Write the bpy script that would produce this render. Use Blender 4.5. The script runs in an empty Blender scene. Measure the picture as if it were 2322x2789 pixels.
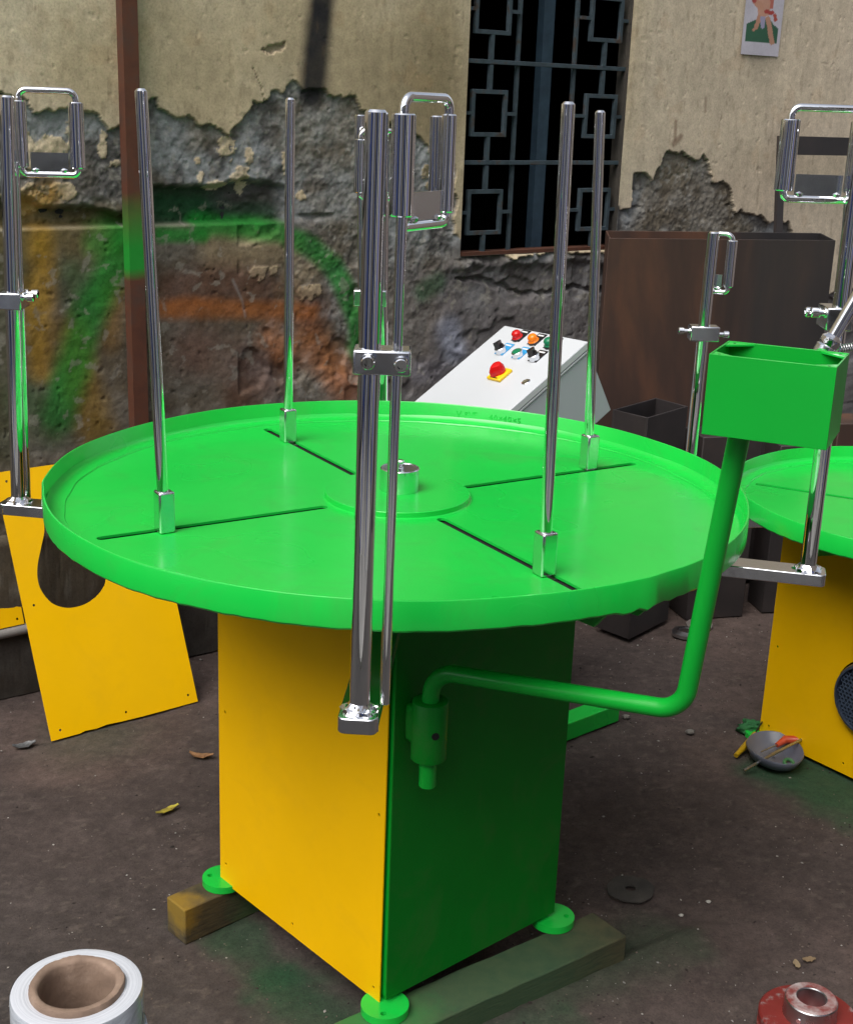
import bpy, bmesh, math, random
import numpy as np
from mathutils import Vector, Matrix
random.seed(7); rng=np.random.default_rng(7)
C=bpy.context.scene.collection
S=bpy.context.scene

# ------------------------------------------------------------------ camera
cd=bpy.data.cameras.new('camera'); cam=bpy.data.objects.new('camera',cd); C.objects.link(cam)
cd.sensor_fit='HORIZONTAL'; cd.sensor_width=36; cd.lens=56.71; cd.clip_start=.05; cd.clip_end=400
cr=Vector((0.9993,-0.0120,0.0353)).normalized(); cf=Vector((0.0220,0.9546,-0.2971)).normalized()
cf=(cf-cr*cf.dot(cr)).normalized(); cu=cr.cross(cf)
cam.matrix_world=Matrix(((cr.x,cu.x,-cf.x,0),(cr.y,cu.y,-cf.y,-2.2543),(cr.z,cu.z,-cf.z,1.5679),(0,0,0,1)))
S.camera=cam
# ------------------------------------------------------------------ world
SUN_EL=math.radians(55); SUN_AZ=math.radians(-142)      # compass angle from +Y towards +X
w=bpy.data.worlds.new('World'); S.world=w; w.use_nodes=True
nt=w.node_tree; nt.nodes.clear()
o=nt.nodes.new('ShaderNodeOutputWorld'); b=nt.nodes.new('ShaderNodeBackground'); s=nt.nodes.new('ShaderNodeTexSky')
hs=nt.nodes.new('ShaderNodeHueSaturation'); hs.inputs['Saturation'].default_value=.42
s.sky_type='NISHITA'; s.sun_disc=False; s.sun_elevation=SUN_EL; s.sun_rotation=SUN_AZ; s.dust_density=4.0; s.air_density=1.0
b.inputs['Strength'].default_value=.12
nt.links.new(s.outputs[0],hs.inputs['Color']); nt.links.new(hs.outputs[0],b.inputs[0]); nt.links.new(b.outputs[0],o.inputs[0])
# ------------------------------------------------------------------ sun behind thin cloud
sd=bpy.data.lights.new('sun','SUN'); sd.energy=1.5; sd.angle=math.radians(50); sd.color=(1,.97,.92)
so=bpy.data.objects.new('sun',sd); C.objects.link(so)
sdir=Vector((math.sin(SUN_AZ)*math.cos(SUN_EL),math.cos(SUN_AZ)*math.cos(SUN_EL),math.sin(SUN_EL)))
so.rotation_euler=(-sdir).to_track_quat('-Z','Y').to_euler()
S.view_settings.view_transform='Standard'; S.view_settings.look='None'; S.view_settings.gamma=1; S.view_settings.use_curve_mapping=False
S.view_settings.exposure=.70
S.render.engine='CYCLES'

# ------------------------------------------------------------------ helpers
def L(c):   # sRGB 0-255 -> linear
    r=[]
    for v in c:
        v=v/255.; r.append(v/12.92 if v<=.04045 else ((v+.055)/1.055)**2.4)
    return r
def ang(d): return math.radians(d)
class MB:
    def __init__(s): s.v=[]; s.f=[]
    def add(s,v,f):
        n=len(s.v); s.v+= [tuple(p) for p in v]; s.f+=[tuple(i+n for i in q) for q in f]; return s
    def box(s,c,x,y,z,ax=None,ay=None,az=None):
        ax=Vector(ax or (1,0,0)).normalized(); ay=Vector(ay or (0,1,0)); az=Vector(az) if az else ax.cross(ay); ay=ay.normalized(); az=az.normalized(); c=Vector(c)
        v=[c+ax*(i*x/2)+ay*(j*y/2)+az*(k*z/2) for i in(-1,1) for j in(-1,1) for k in(-1,1)]
        return s.add(v,[(0,1,3,2),(4,6,7,5),(0,4,5,1),(2,3,7,6),(0,2,6,4),(1,5,7,3)])
    def bar(s,a,b,wd,th,up=(0,0,1)):
        a=Vector(a);b=Vector(b);d=b-a;dn=d.normalized();u=Vector(up);u=(u-dn*u.dot(dn)).normalized();sd_=dn.cross(u)
        return s.box((a+b)/2,d.length,wd,th,dn,sd_,u)
    def lathe(s,prof,o=(0,0,0),ax=(0,0,1),n=32,cap=True):
        o=Vector(o);ax=Vector(ax).normalized();t=Vector((1,0,0)) if abs(ax.x)<.9 else Vector((0,1,0)); x=(t-ax*t.dot(ax)).normalized();y=ax.cross(x)
        v=[];f=[]
        for r,h in prof:
            for i in range(n):
                a=2*math.pi*i/n; v.append(o+ax*h+x*(r*math.cos(a))+y*(r*math.sin(a)))
        for k in range(len(prof)-1):
            for i in range(n):
                j=(i+1)%n; f.append((k*n+i,k*n+j,(k+1)*n+j,(k+1)*n+i))
        if cap:
            if prof[0][0]>1e-5: f.append(tuple(range(n-1,-1,-1)))
            if prof[-1][0]>1e-5: f.append(tuple((len(prof)-1)*n+i for i in range(n)))
        return s.add(v,f)
    def cyl(s,a,b,r,n=28,ch=None):
        a=Vector(a);b=Vector(b);h=(b-a).length;c=min(r*.18,.003) if ch is None else ch
        return s.lathe([(r-c,0),(r,c),(r,h-c),(r-c,h)],a,b-a,n)
    def tube(s,pts,r,n=20,closed=False):
        pts=[Vector(p) for p in pts]; m=len(pts); v=[];f=[]; pu=None
        for i,p in enumerate(pts):
            if closed: d=pts[(i+1)%m]-pts[i-1]
            else: d=(pts[min(i+1,m-1)]-pts[max(i-1,0)])
            d.normalize()
            if pu is None: pu=Vector((0,0,1)) if abs(d.z)<.9 else Vector((0,1,0))
            u=(pu-d*pu.dot(d)).normalized(); pu=u; q=d.cross(u); rr=r[i] if hasattr(r,'__len__') else r
            for k in range(n):
                a=2*math.pi*k/n; v.append(p+u*(rr*math.cos(a))+q*(rr*math.sin(a)))
        R=m if closed else m-1
        for i in range(R):
            for k in range(n):
                k2=(k+1)%n;i2=(i+1)%m; f.append((i*n+k,i*n+k2,i2*n+k2,i2*n+k))
        if not closed: f.append(tuple(range(n-1,-1,-1))); f.append(tuple((m-1)*n+i for i in range(n)))
        return s.add(v,f)
def fillet(pts,rad,k=7):
    pts=[Vector(p) for p in pts]; out=[pts[0]]
    for i in range(1,len(pts)-1):
        a=(pts[i-1]-pts[i]).normalized(); b=(pts[i+1]-pts[i]).normalized(); th=a.angle(b); t=rad/math.tan(th/2)
        p0=pts[i]+a*t;p1=pts[i]+b*t;bis=(a+b).normalized();cen=pts[i]+bis*(rad/math.sin(th/2))
        v0=p0-cen;v1=p1-cen;om=v0.angle(v1)
        for j in range(k+1):
            u=j/k; out.append(cen+(v0*math.sin((1-u)*om)+v1*math.sin(u*om))/math.sin(om))
    out.append(pts[-1]); return out
def link(name,me,parent=None,org=(0,0,0)):
    ob=bpy.data.objects.new(name,me); C.objects.link(ob)
    if parent is not None:
        ob.parent=parent
    else: ob.location=org
    return ob
ORG={}
def origin(parent):
    p=parent
    while p.parent is not None: p=p.parent
    return Vector(ORG.get(p.name,(0,0,0)))
def fin(me,angd=32,smooth=True):
    me.validate(); bm=bmesh.new(); bm.from_mesh(me); bmesh.ops.recalc_face_normals(bm,faces=bm.faces); bm.to_mesh(me); bm.free()
    if smooth:
        me.shade_smooth(); me.set_sharp_from_angle(angle=ang(angd))
def obj(name,mb,mat,parent=None,bevel=0,angd=32,label=None,org=None):
    """mb in WORLD coordinates; stored relative to the thing it belongs to"""
    if parent is not None: o3=origin(parent)
    else:
        if org is None:
            a=np.array(mb.v); o3=Vector(((a[:,0].min()+a[:,0].max())/2,(a[:,1].min()+a[:,1].max())/2,a[:,2].min()))
        else: o3=Vector(org)
    me=bpy.data.meshes.new(name); me.from_pydata([tuple(Vector(p)-o3) for p in mb.v],[],mb.f); fin(me,angd)
    me.materials.append(mat); ob=link(name,me,parent,o3)
    if parent is None: ORG[ob.name]=o3
    if bevel:
        m=ob.modifiers.new('bevel','BEVEL'); m.width=bevel; m.segments=2; m.limit_method='ANGLE'; m.angle_limit=ang(40); m.harden_normals=False
    if label: ob['label']=label
    return ob
def thing(name,label,cat,loc,group=None):
    o=bpy.data.objects.new(name,None); C.objects.link(o); o.location=loc; o.empty_display_size=.05; ORG[o.name]=Vector(loc)
    o['label']=label;o['category']=cat
    if group:o['group']=group
    return o
def tag(o,label=None,cat=None,group=None,kind=None):
    if label:o['label']=label
    if cat:o['category']=cat
    if group:o['group']=group
    if kind:o['kind']=kind
    return o
def plate(name,outer,holes,thick,o,ex,ey,mat,parent,bevel=0,label=None):
    """flat sheet with real holes: outline and holes in (a,b) of the frame o,ex,ey; grows by thick along ex x ey"""
    cu_=bpy.data.curves.new('outline','CURVE'); cu_.dimensions='2D'; cu_.fill_mode='BOTH'; cu_.extrude=thick/2
    for P in [outer]+holes:
        sp=cu_.splines.new('POLY'); sp.points.add(len(P)-1)
        for i,(a,b_) in enumerate(P): sp.points[i].co=(a,b_,0,1)
        sp.use_cyclic_u=True
    t=bpy.data.objects.new('outline',cu_); C.objects.link(t)
    dg=bpy.context.evaluated_depsgraph_get(); me=bpy.data.meshes.new_from_object(t.evaluated_get(dg)); bpy.data.objects.remove(t); bpy.data.curves.remove(cu_)
    o3=origin(parent) if parent is not None else Vector(o); ex=Vector(ex).normalized();ey=Vector(ey).normalized();n=ex.cross(ey)
    for v in me.vertices: v.co=Vector(o)-o3+ex*v.co.x+ey*v.co.y+n*(v.co.z+thick/2)
    bm=bmesh.new(); bm.from_mesh(me); bmesh.ops.remove_doubles(bm,verts=bm.verts,dist=1e-6); bm.to_mesh(me); bm.free()
    fin(me,30); me.materials.clear(); me.materials.append(mat); ob=link(name,me,parent,o3); me.name=name
    if parent is None: ORG[ob.name]=o3
    if label: ob['label']=label
    return ob
def circ(x,y,r,n=24,ph=0): return [(x+r*math.cos(2*math.pi*i/n+ph),y+r*math.sin(2*math.pi*i/n+ph)) for i in range(n)]

# noise ---------------------------------------------------------------
_lat=rng.random((512,512))
def vn(x,y):
    xi=np.floor(x).astype(int);yi=np.floor(y).astype(int);fx=x-xi;fy=y-yi;fx=fx*fx*(3-2*fx);fy=fy*fy*(3-2*fy)
    a=_lat[xi%512,yi%512];b_=_lat[(xi+1)%512,yi%512];c=_lat[xi%512,(yi+1)%512];d=_lat[(xi+1)%512,(yi+1)%512]
    return (a*(1-fx)+b_*fx)*(1-fy)+(c*(1-fx)+d*fx)*fy
def fbm(x,y,f,o=5,seed=0,g=.5):
    t=0;A=0;a=1
    for k in range(o):
        t=t+a*vn(x*f*2**k+seed*37.7+k*11.3,y*f*2**k+seed*17.1+k*7.9);A+=a;a*=g
    return t/A
def sst(a,b,x): t=np.clip((x-a)/(b-a),0,1); return t*t*(3-2*t)

# ------------------------------------------------------------------ materials
def newmat(n):
    m=bpy.data.materials.new(n); m.use_nodes=True; nt=m.node_tree; return m,nt,nt.nodes['Principled BSDF']
def N(nt,t,**k):
    n=nt.nodes.new(t)
    for a,v in k.items():
        if a in n.inputs: n.inputs[a].default_value=v
        else: setattr(n,a,v)
    return n
def noise(nt,scale,detail=4,rough=.55,vec=None,dist=0):
    n=N(nt,'ShaderNodeTexNoise'); n.inputs['Scale'].default_value=scale;n.inputs['Detail'].default_value=detail;n.inputs['Roughness'].default_value=rough;n.inputs['Distortion'].default_value=dist
    if vec is not None: nt.links.new(vec,n.inputs['Vector'])
    return n
def coord(nt,scale=(1,1,1),kind='Object'):
    t=N(nt,'ShaderNodeTexCoord'); m=N(nt,'ShaderNodeMapping'); m.inputs['Scale'].default_value=scale; nt.links.new(t.outputs[kind],m.inputs['Vector']); return m.outputs[0]
def ramp(nt,fac,stops):
    r=N(nt,'ShaderNodeValToRGB'); el=r.color_ramp.elements
    while len(el)<len(stops): el.new(.5)
    for e,(p,c) in zip(el,stops): e.position=p; e.color=(*c,1) if len(c)==3 else c
    nt.links.new(fac,r.inputs[0]); return r.outputs[0]
def mix(nt,fac,a,b_,mode='MIX'):
    m=N(nt,'ShaderNodeMix'); m.data_type='RGBA'; m.blend_type=mode
    if isinstance(fac,(int,float)): m.inputs[0].default_value=fac
    else: nt.links.new(fac,m.inputs[0])
    for i,v in((6,a),(7,b_)):
        if isinstance(v,(tuple,list)): m.inputs[i].default_value=(*v[:3],1)
        else: nt.links.new(v,m.inputs[i])
    return m.outputs[2]
def bump(nt,bs,h,st,dist=.002,prev=None):
    b_=N(nt,'ShaderNodeBump'); b_.inputs['Strength'].default_value=st;b_.inputs['Distance'].default_value=dist; nt.links.new(h,b_.inputs['Height'])
    if prev is not None: nt.links.new(prev,b_.inputs['Normal'])
    if bs is not None: nt.links.new(b_.outputs[0],bs.inputs['Normal'])
    return b_.outputs[0]
def rrange(nt,bs,fac,a,b_):
    m=N(nt,'ShaderNodeMapRange'); m.inputs['To Min'].default_value=a;m.inputs['To Max'].default_value=b_; m.inputs['From Min'].default_value=.3;m.inputs['From Max'].default_value=.7; nt.links.new(fac,m.inputs[0]); nt.links.new(m.outputs[0],bs.inputs['Roughness'])
def paint(n,c,rough=.3,var=.1,orange=.08,wear=0,wc=(60,50,40),coat=.0,spec=.4,dirt=0):
    m,nt,bs=newmat(n); c=L(c); v=coord(nt); a=noise(nt,3.5,5,.6,v); d=tuple(x*(1-var) for x in c); e=tuple(min(1,x*(1+var)) for x in c)
    col=ramp(nt,a.outputs[0],[(.3,d),(.7,e)])
    g=noise(nt,60,4,.7,v); col=mix(nt,.12,col,g.outputs['Color'],'OVERLAY') if False else col
    if wear:
        wn=noise(nt,26,6,.65,v); f=ramp(nt,wn.outputs[0],[(.66-wear*.1,(0,0,0)),(.70,(1,1,1))]); col=mix(nt,f,col,tuple(L(wc)))
    if dirt:
        sc_=noise(nt,7,8,.72,coord(nt,(1,1,1)),.8); f=ramp(nt,sc_.outputs[0],[(.50,(0,0,0)),(.72,(dirt*1.6,)*3)]); col=mix(nt,f,col,tuple(L((96,88,70))))
        wv=noise(nt,2.0,10,.75,coord(nt,(1,14,1)),1.5); f2=ramp(nt,wv.outputs[0],[(.66,(0,0,0)),(.685,(dirt*2.2,)*3),(.70,(0,0,0))]); col=mix(nt,f2,col,tuple(min(1,x*1.6+.05) for x in c))
    bs.inputs['Specular IOR Level'].default_value=spec
    nt.links.new(col,bs.inputs['Base Color'])
    rrange(nt,bs,noise(nt,5,2,.5,v).outputs[0],rough*.85,rough*1.2)
    p=bump(nt,None,noise(nt,4,0,.4,v).outputs[0],.30,.0016); bump(nt,bs,noise(nt,260,2,.5,v).outputs[0],orange,.0006,p)
    bs.inputs['Coat Weight'].default_value=coat; bs.inputs['Coat Roughness'].default_value=.16
    return m
GREEN=paint('green_enamel',(22,192,66),.30,.06,.08,coat=.38,dirt=.10)
GREEN2=paint('green_enamel_body',(12,160,48),.34,.08,.10,coat=.08); GREEN_SHADED=paint('green_enamel_shaded',(6,118,30),.42,.08,.10,spec=.22,dirt=.12)  # same enamel in darker copies; the last has the cabinet's shade painted in
YELLOW=paint('yellow_powder_coat',(246,190,0),.46,.04,.22,spec=.22,dirt=.03)
def chrome(n,c=(.70,.71,.74),r=.03,streak=.045):
    m,nt,bs=newmat(n); bs.inputs['Metallic'].default_value=1; bs.inputs['Base Color'].default_value=(*c,1)
    v=coord(nt,(70,70,2.0)); rrange(nt,bs,noise(nt,1.5,4,.6,coord(nt,(8,8,8))).outputs[0],r*.6,r*1.8)
    p=bump(nt,None,noise(nt,1.6,2,.5,v).outputs[0],streak,.002); bump(nt,bs,noise(nt,30,3,.5,coord(nt)).outputs[0],.05,.001,p)
    return m
CHROME=chrome('polished_chrome',(.94,.95,.97)); CHROMEB=chrome('chrome_plate',(.76,.78,.82),.15,.0); STEEL=chrome('dull_steel',(.45,.45,.46),.3,.05)
WELD=chrome('polished_weld',(.8,.8,.82),.06,.0)
_b=WELD.node_tree; 
bump(_b,_b.nodes['Principled BSDF'],noise(_b,110,2,.5,coord(_b)).outputs[0],.5,.003)
def rough(n,stops,scale=6,r=.85,bs_=.4,dist=.004,detail=8,metal=0,stretch=(1,1,1)):
    m,nt,bs=newmat(n); v=coord(nt,stretch); a=noise(nt,scale,detail,.62,v,.3)
    nt.links.new(ramp(nt,a.outputs[0],[(p,L(c)) for p,c in stops]),bs.inputs['Base Color']); bs.inputs['Roughness'].default_value=r; bs.inputs['Metallic'].default_value=metal
    bump(nt,bs,noise(nt,scale*8,6,.7,v).outputs[0],bs_,dist); return m
RUST=rough('rusty_steel',[(.3,(46,34,30)),(.5,(74,48,36)),(.62,(96,56,36)),(.75,(60,46,42))],3.2,.62,.2,.002,stretch=(1.4,1.4,.6))
DARKST=rough('dark_mill_steel',[(.3,(34,32,34)),(.55,(52,47,47)),(.75,(66,56,52))],4,.5,.15,.002)
RUSTB=rough('brown_rust',[(.3,(58,34,24)),(.5,(88,50,32)),(.7,(70,44,34))],9,.8,.3,.002)
WOODM=rough('painted_timber',[(.3,(62,52,36)),(.6,(88,76,50)),(.8,(70,60,42))],7,.85,.5,.002,stretch=(1,1,6))
BLACKM=rough('black_rubber',[(.3,(16,16,18)),(.7,(30,30,33))],20,.6,.2)
LGREY=paint('pale_grey_enamel',(196,200,204),.4,.02,.2)
MGREY=paint('grey_enamel',(172,178,184),.45,.02,.2)
def plain(n,c,r=.4,metal=0,var=.06): 
    m,nt,bs=newmat(n);c=L(c);a=noise(nt,25,4,.6,coord(nt)); nt.links.new(ramp(nt,a.outputs[0],[(.3,[x*(1-var) for x in c]),(.7,[min(1,x*(1+var)) for x in c])]),bs.inputs['Base Color']);bs.inputs['Roughness'].default_value=r;bs.inputs['Metallic'].default_value=metal
    return m
REDP=plain('red_plastic',(205,20,22),.25);ORP=plain('orange_plastic',(250,130,20),.25);GRP=plain('green_plastic',(20,120,80),.3);BKP=plain('black_plastic',(22,22,25),.35)
YLP=plain('yellow_plastic',(250,205,30),.35);BLP=plain('blue_label',(50,150,205),.4);WHP=plain('white_print',(220,220,220),.5);HOLE=plain('hole_dark',(14,12,12),.9)
TEALG=plain('motor_casing_grey',(66,82,86),.45,var=.15); BLUEB=plain('blue_bar_paint',(58,78,94),.6,var=.2); GRILLP=rough('grille_old_paint',[(.35,(40,52,58)),(.55,(56,70,78)),(.66,(62,50,42))],22,.7,.4,.001)
def vcol(n,r=.85,bs_=.5,sc=120,dist=.002,r2=None,grain=.25):
    m,nt,bs=newmat(n); a=N(nt,'ShaderNodeVertexColor'); a.layer_name='col'; v=coord(nt)
    g=noise(nt,sc,6,.7,v); g2=noise(nt,sc*.22,5,.65,v)
    k=ramp(nt,g.outputs[0],[(.25,(1-grain*2,)*3),(.5,(1,)*3),(.75,(1+grain,)*3)]); c=mix(nt,1.0,a.outputs[0],k,'MULTIPLY')
    k2=ramp(nt,g2.outputs[0],[(.3,(1-grain,)*3),(.7,(1+grain*.7,)*3)]); c=mix(nt,1.0,c,k2,'MULTIPLY')
    nt.links.new(c,bs.inputs['Base Color']); bs.inputs['Roughness'].default_value=r; bs.inputs['Specular IOR Level'].default_value=.3
    p=bump(nt,None,g2.outputs[0],bs_*.6,dist*2.5); bump(nt,bs,g.outputs[0],bs_,dist,p); return m
WALLM=vcol('old_wall_surface',.92,.40,170,.0014,grain=.16); GROUNDM=vcol('packed_dirt',.95,.6,210,.0022,grain=.22); PRINTM=vcol('printed_paper',.6,.1,200,.0003,grain=.06); CHIPM=vcol('grit_colours',.9,.2,300,grain=.1)

# ================================================================== ground
def grid(name,X,Y,fz,mat,colf,to3,parent=None,keep=None,org=(0,0,0)):
    gx,gy=np.meshgrid(X,Y,indexing='ij'); h=fz(gx,gy); P=to3(gx,gy,h); nx,ny=gx.shape
    idx=np.arange(nx*ny).reshape(nx,ny); q=np.stack([idx[:-1,:-1],idx[1:,:-1],idx[1:,1:],idx[:-1,1:]],-1).reshape(-1,4)
    if keep is not None:
        cx=(gx[:-1,:-1]+gx[1:,1:])/2; cy=(gy[:-1,:-1]+gy[1:,1:])/2; q=q[keep(cx,cy).ravel()]
    me=bpy.data.meshes.new(name); me.vertices.add(nx*ny); me.vertices.foreach_set('co',(P.reshape(-1,3)-np.array(org)).astype(np.float32).ravel())
    me.loops.add(len(q)*4); me.loops.foreach_set('vertex_index',q.astype(np.int32).ravel())
    me.polygons.add(len(q)); me.polygons.foreach_set('loop_start',np.arange(0,len(q)*4,4,dtype=np.int32)); me.polygons.foreach_set('loop_total',np.full(len(q),4,dtype=np.int32))
    me.update(); me.validate(); me.shade_smooth()
    c=colf(gx,gy,h).reshape(-1,3); at=me.color_attributes.new('col','FLOAT_COLOR','POINT'); at.data.foreach_set('color',np.c_[c,np.ones(len(c))].astype(np.float32).ravel())
    me.materials.append(mat); ob=link(name,me,parent,org); return ob
def segd(x,y,P):
    d=np.full(x.shape,9.)
    if len(P)==1: return np.hypot(x-P[0][0],y-P[0][1])
    for (a,b_),(c,e) in zip(P[:-1],P[1:]):
        vx,vy=c-a,e-b_; t=np.clip(((x-a)*vx+(y-b_)*vy)/(vx*vx+vy*vy+1e-9),0,1); d=np.minimum(d,np.hypot(x-a-t*vx,y-b_-t*vy))
    return d
def axis(a,b_,fine,lo,hi,n=14):
    m=np.arange(a,b_+fine/2,fine); l=a-np.geomspace(fine*2,a-lo,n)[::-1]; h=b_+np.geomspace(fine*2,hi-b_,n); return np.r_[l,m,h]
def gz(x,y):
    near=sst(3.5,2.5,np.hypot(x,y))
    d=segd(x,y,[(.10,-.30),(.50,-.03)]); hp=.024*sst(.26,.04,d)*sst(.03,-.03,(y-.675*x+.37))
    return hp+(fbm(x,y,1.3,3,1)-.5)*.012*near+(fbm(x,y,9,5,2)-.5)*.008*near+(sst(.66,.76,fbm(x,y,40,3,3)))*.0015*near-.003
def gcol(x,y,h):
    n=fbm(x,y,2.0,5,4)[...,None]; m=fbm(x,y,18,5,5)[...,None]; f=fbm(x,y,70,3,6)[...,None]
    a=np.array(L((70,61,58)));b_=np.array(L((84,71,66)));c=np.array(L((59,57,56)))
    t=sst(.35,.65,n); col=a*(1-t)+b_*t
    fr=sst(.3,-.9,y+x*.2)[...,None]; col=col*(1-fr)+c*fr*1.1; col=col*(.70+.60*m)*(.80+.4*f)
    sp=sst(.74,.80,fbm(x,y,60,2,9))[...,None]*.5; col=col*(1-sp*.5)+np.array(L((112,102,94)))*sp*.5
    G=np.array(L((24,72,42)))
    for P,hw,so,k in [([(-.16,-.16),(-.02,-.36)],.02,.10,.55),([(.36,-.14),(.52,-.02)],.03,.12,.35),([(-.33,.06),(-.2,-.12)],.02,.07,.5),([(1.0,.72),(1.16,.52)],.05,.13,.7),([(.12,-.42),(.3,-.3)],.02,.10,.4),([(-.75,.8)],.02,.2,.2)]:
        d=segd(x,y,P)+ (fbm(x,y,14,4,8)-.5)*.10; s_=(sst(hw+so,hw,d)*k)[...,None]; col=col*(1-s_)+G*s_
    return col
grd=grid('ground',axis(-1.35,1.75,.007,-40,40),axis(-.95,2.3,.007,-40,40),gz,GROUNDM,gcol,lambda x,y,h:np.stack([x,y,h],-1)); tag(grd,kind='structure')

# ================================================================== wall (s along it, z up, o out of it)
WA=np.array([-1.0187,1.0024]); HD=math.radians(55); WD=np.array([math.sin(HD),math.cos(HD)]); WN=np.array([WD[1],-WD[0]])
def W3(s_,z,o_=0): return Vector((WA[0]+WD[0]*s_+WN[0]*o_,WA[1]+WD[1]*s_+WN[1]*o_,z))
WX=Vector((WD[0],WD[1],0)); WO=Vector((WN[0],WN[1],0))
PLASTER_LEFT=[(0.053, 1.539), (0.076, 1.539), (0.11, 1.526), (0.139, 1.512), (0.144, 1.493), (0.155, 1.485), (0.175, 1.488), (0.196, 1.503), (0.209, 1.491), (0.226, 1.505), (0.245, 1.514), (0.281, 1.506), (0.319, 1.507), (0.324, 1.474), (0.338, 1.447), (0.364, 1.456), (0.385, 1.458), (0.425, 1.496), (0.446, 1.535), (0.47, 1.53), (0.48, 1.501), (0.504, 1.493), (0.536, 1.481), (0.568, 1.49), (0.59, 1.467), (0.646, 1.471), (0.676, 1.452), (0.708, 1.483), (0.739, 1.508), (0.741, 1.533), (0.765, 1.531), (0.785, 1.542), (0.797, 1.559), (0.836, 1.558), (0.868, 1.584), (0.913, 1.564), (0.964, 1.572), (0.99, 1.556), (1.027, 1.546), (1.069, 1.556), (1.086, 1.527), (1.129, 1.51), (1.173, 1.498), (1.23, 1.468), (1.282, 1.446), (1.312, 1.422), (1.328, 1.388), (1.349, 1.379), (1.384, 1.386), (1.411, 1.374), (1.422, 1.285), (1.43, 1.181), (1.437, 1.167), (1.454, 1.142)]
PLASTER_RIGHT=[(2.067, 1.252), (2.094, 1.241), (2.139, 1.23), (2.14, 1.287), (2.141, 1.339), (2.192, 1.349), (2.232, 1.317), (2.247, 1.354), (2.282, 1.401), (2.299, 1.416), (2.343, 1.4), (2.357, 1.413), (2.405, 1.401), (2.43, 1.388), (2.459, 1.403), (2.497, 1.359), (2.518, 1.326), (2.576, 1.315), (2.611, 1.298), (2.622, 1.254), (2.65, 1.209), (2.68, 1.228), (2.727, 1.201), (2.779, 1.194), (2.817, 1.175), (2.886, 1.181), (2.924, 1.164), (2.94, 1.174), (2.978, 1.116), (3.049, 0.971)]
SPRAY=[([(0.954, 1.844), (0.948, 1.747), (0.938, 1.66), (0.927, 1.561)], 0.034, 0.032, (34, 33, 36), 0.98),
 ([(0.057, 1.211), (0.368, 1.208)], 0.05, 0.05, (110, 95, 45), 0.6),
 ([(0.075, 1.117), (0.051, 0.705)], 0.05, 0.06, (70, 80, 45), 0.5),
 ([(0.158, 1.196), (0.16, 1.113), (0.143, 1.018), (0.141, 0.871)], 0.012, 0.05, (168, 128, 14), 0.75),
 ([(0.228, 0.951), (0.248, 0.823), (0.283, 0.703)], 0.02, 0.06, (135, 105, 22), 0.75),
 ([(0.349, 1.055), (0.332, 0.93)], 0.01, 0.05, (130, 95, 25), 0.6),
 ([(0.383, 1.177), (0.332, 1.105), (0.29, 1.033), (0.254, 0.949), (0.217, 0.851), (0.18, 0.753)], 0.03, 0.045, (18, 128, 38), 0.95),
 ([(0.302, 1.18), (0.355, 1.202)], 0.015, 0.05, (18, 128, 38), 0.7),
 ([(0.235, 1.11), (0.257, 1.035)], 0.01, 0.06, (40, 90, 40), 0.6),
 ([(0.106, 0.799), (0.166, 0.717)], 0.01, 0.08, (50, 95, 50), 0.6),
 ([(0.642, 1.156), (0.805, 1.157), (0.898, 1.08), (0.867, 1.027)], 0.03, 0.06, (158, 140, 108), 0.72),
 ([(0.513, 1.046), (0.656, 1.065), (0.805, 1.031), (0.931, 0.969)], 0.03, 0.07, (96, 54, 36), 0.65),
 ([(0.566, 0.886), (0.806, 0.812), (0.713, 0.765)], 0.04, 0.08, (96, 54, 36), 0.6),
 ([(0.47, 1.005), (0.685, 0.992), (0.931, 0.969)], 0.014, 0.03, (176, 98, 16), 0.62),
 ([(0.932, 0.886), (1.015, 0.794), (1.067, 0.731)], 0.02, 0.07, (176, 98, 16), 0.6),
 ([(0.806, 0.909), (0.869, 0.835)], 0.01, 0.06, (176, 98, 16), 0.5),
 ([(0.475, 1.199), (0.597, 1.19)], 0.012, 0.02, (18, 128, 38), 0.95),
 ([(0.45, 1.267), (0.601, 1.258)], 0.03, 0.02, (14, 70, 36), 0.85),
 ([(0.615, 1.245), (0.805, 1.235)], 0.02, 0.035, (16, 60, 34), 0.8),
 ([(0.597, 1.218), (0.716, 1.207), (0.836, 1.191), (0.929, 1.152), (1.01, 1.091), (1.057, 1.017), (1.089, 0.931), (1.102, 0.844)], 0.02, 0.028, (18, 128, 38), 0.95),
 ([(1.319, 1.003), (1.381, 1.029)], 0.006, 0.04, (22, 90, 45), 0.6),
 ([(1.425, 0.879), (1.447, 0.817)], 0.022, 0.045, (150, 155, 172), 0.8),
 ([(1.312, 0.753), (1.385, 0.761)], 0.02, 0.04, (125, 122, 130), 0.7),
 ([(0.194, 1.301), (0.132, 1.278)], 0.01, 0.04, (185, 140, 50), 0.8),
 ([(0.685, 1.07), (0.714, 1.009), (0.722, 0.969)], 0.001, 0.006, (150, 148, 146), 0.5),
 ([(0.608, 0.748), (0.669, 0.905)], 0.01, 0.06, (120, 112, 100), 0.35),
 ([(1.609, 0.835), (1.718, 0.982), (1.855, 1.037)], 0.03, 0.06, (124, 118, 116), 0.4),
 ([(2.342, 1.463), (2.311, 1.44)], 0.004, 0.012, (95, 62, 45), 0.7),
 ([(2.313, 1.509), (2.316, 1.455)], 0.003, 0.008, (105, 75, 55), 0.6),
 ([(2.445, 1.589), (2.449, 1.546)], 0.003, 0.008, (105, 75, 60), 0.6),
 ([(2.699, 1.707), (2.704, 1.676)], 0.03, 0.04, (150, 140, 122), 0.5)]
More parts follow.
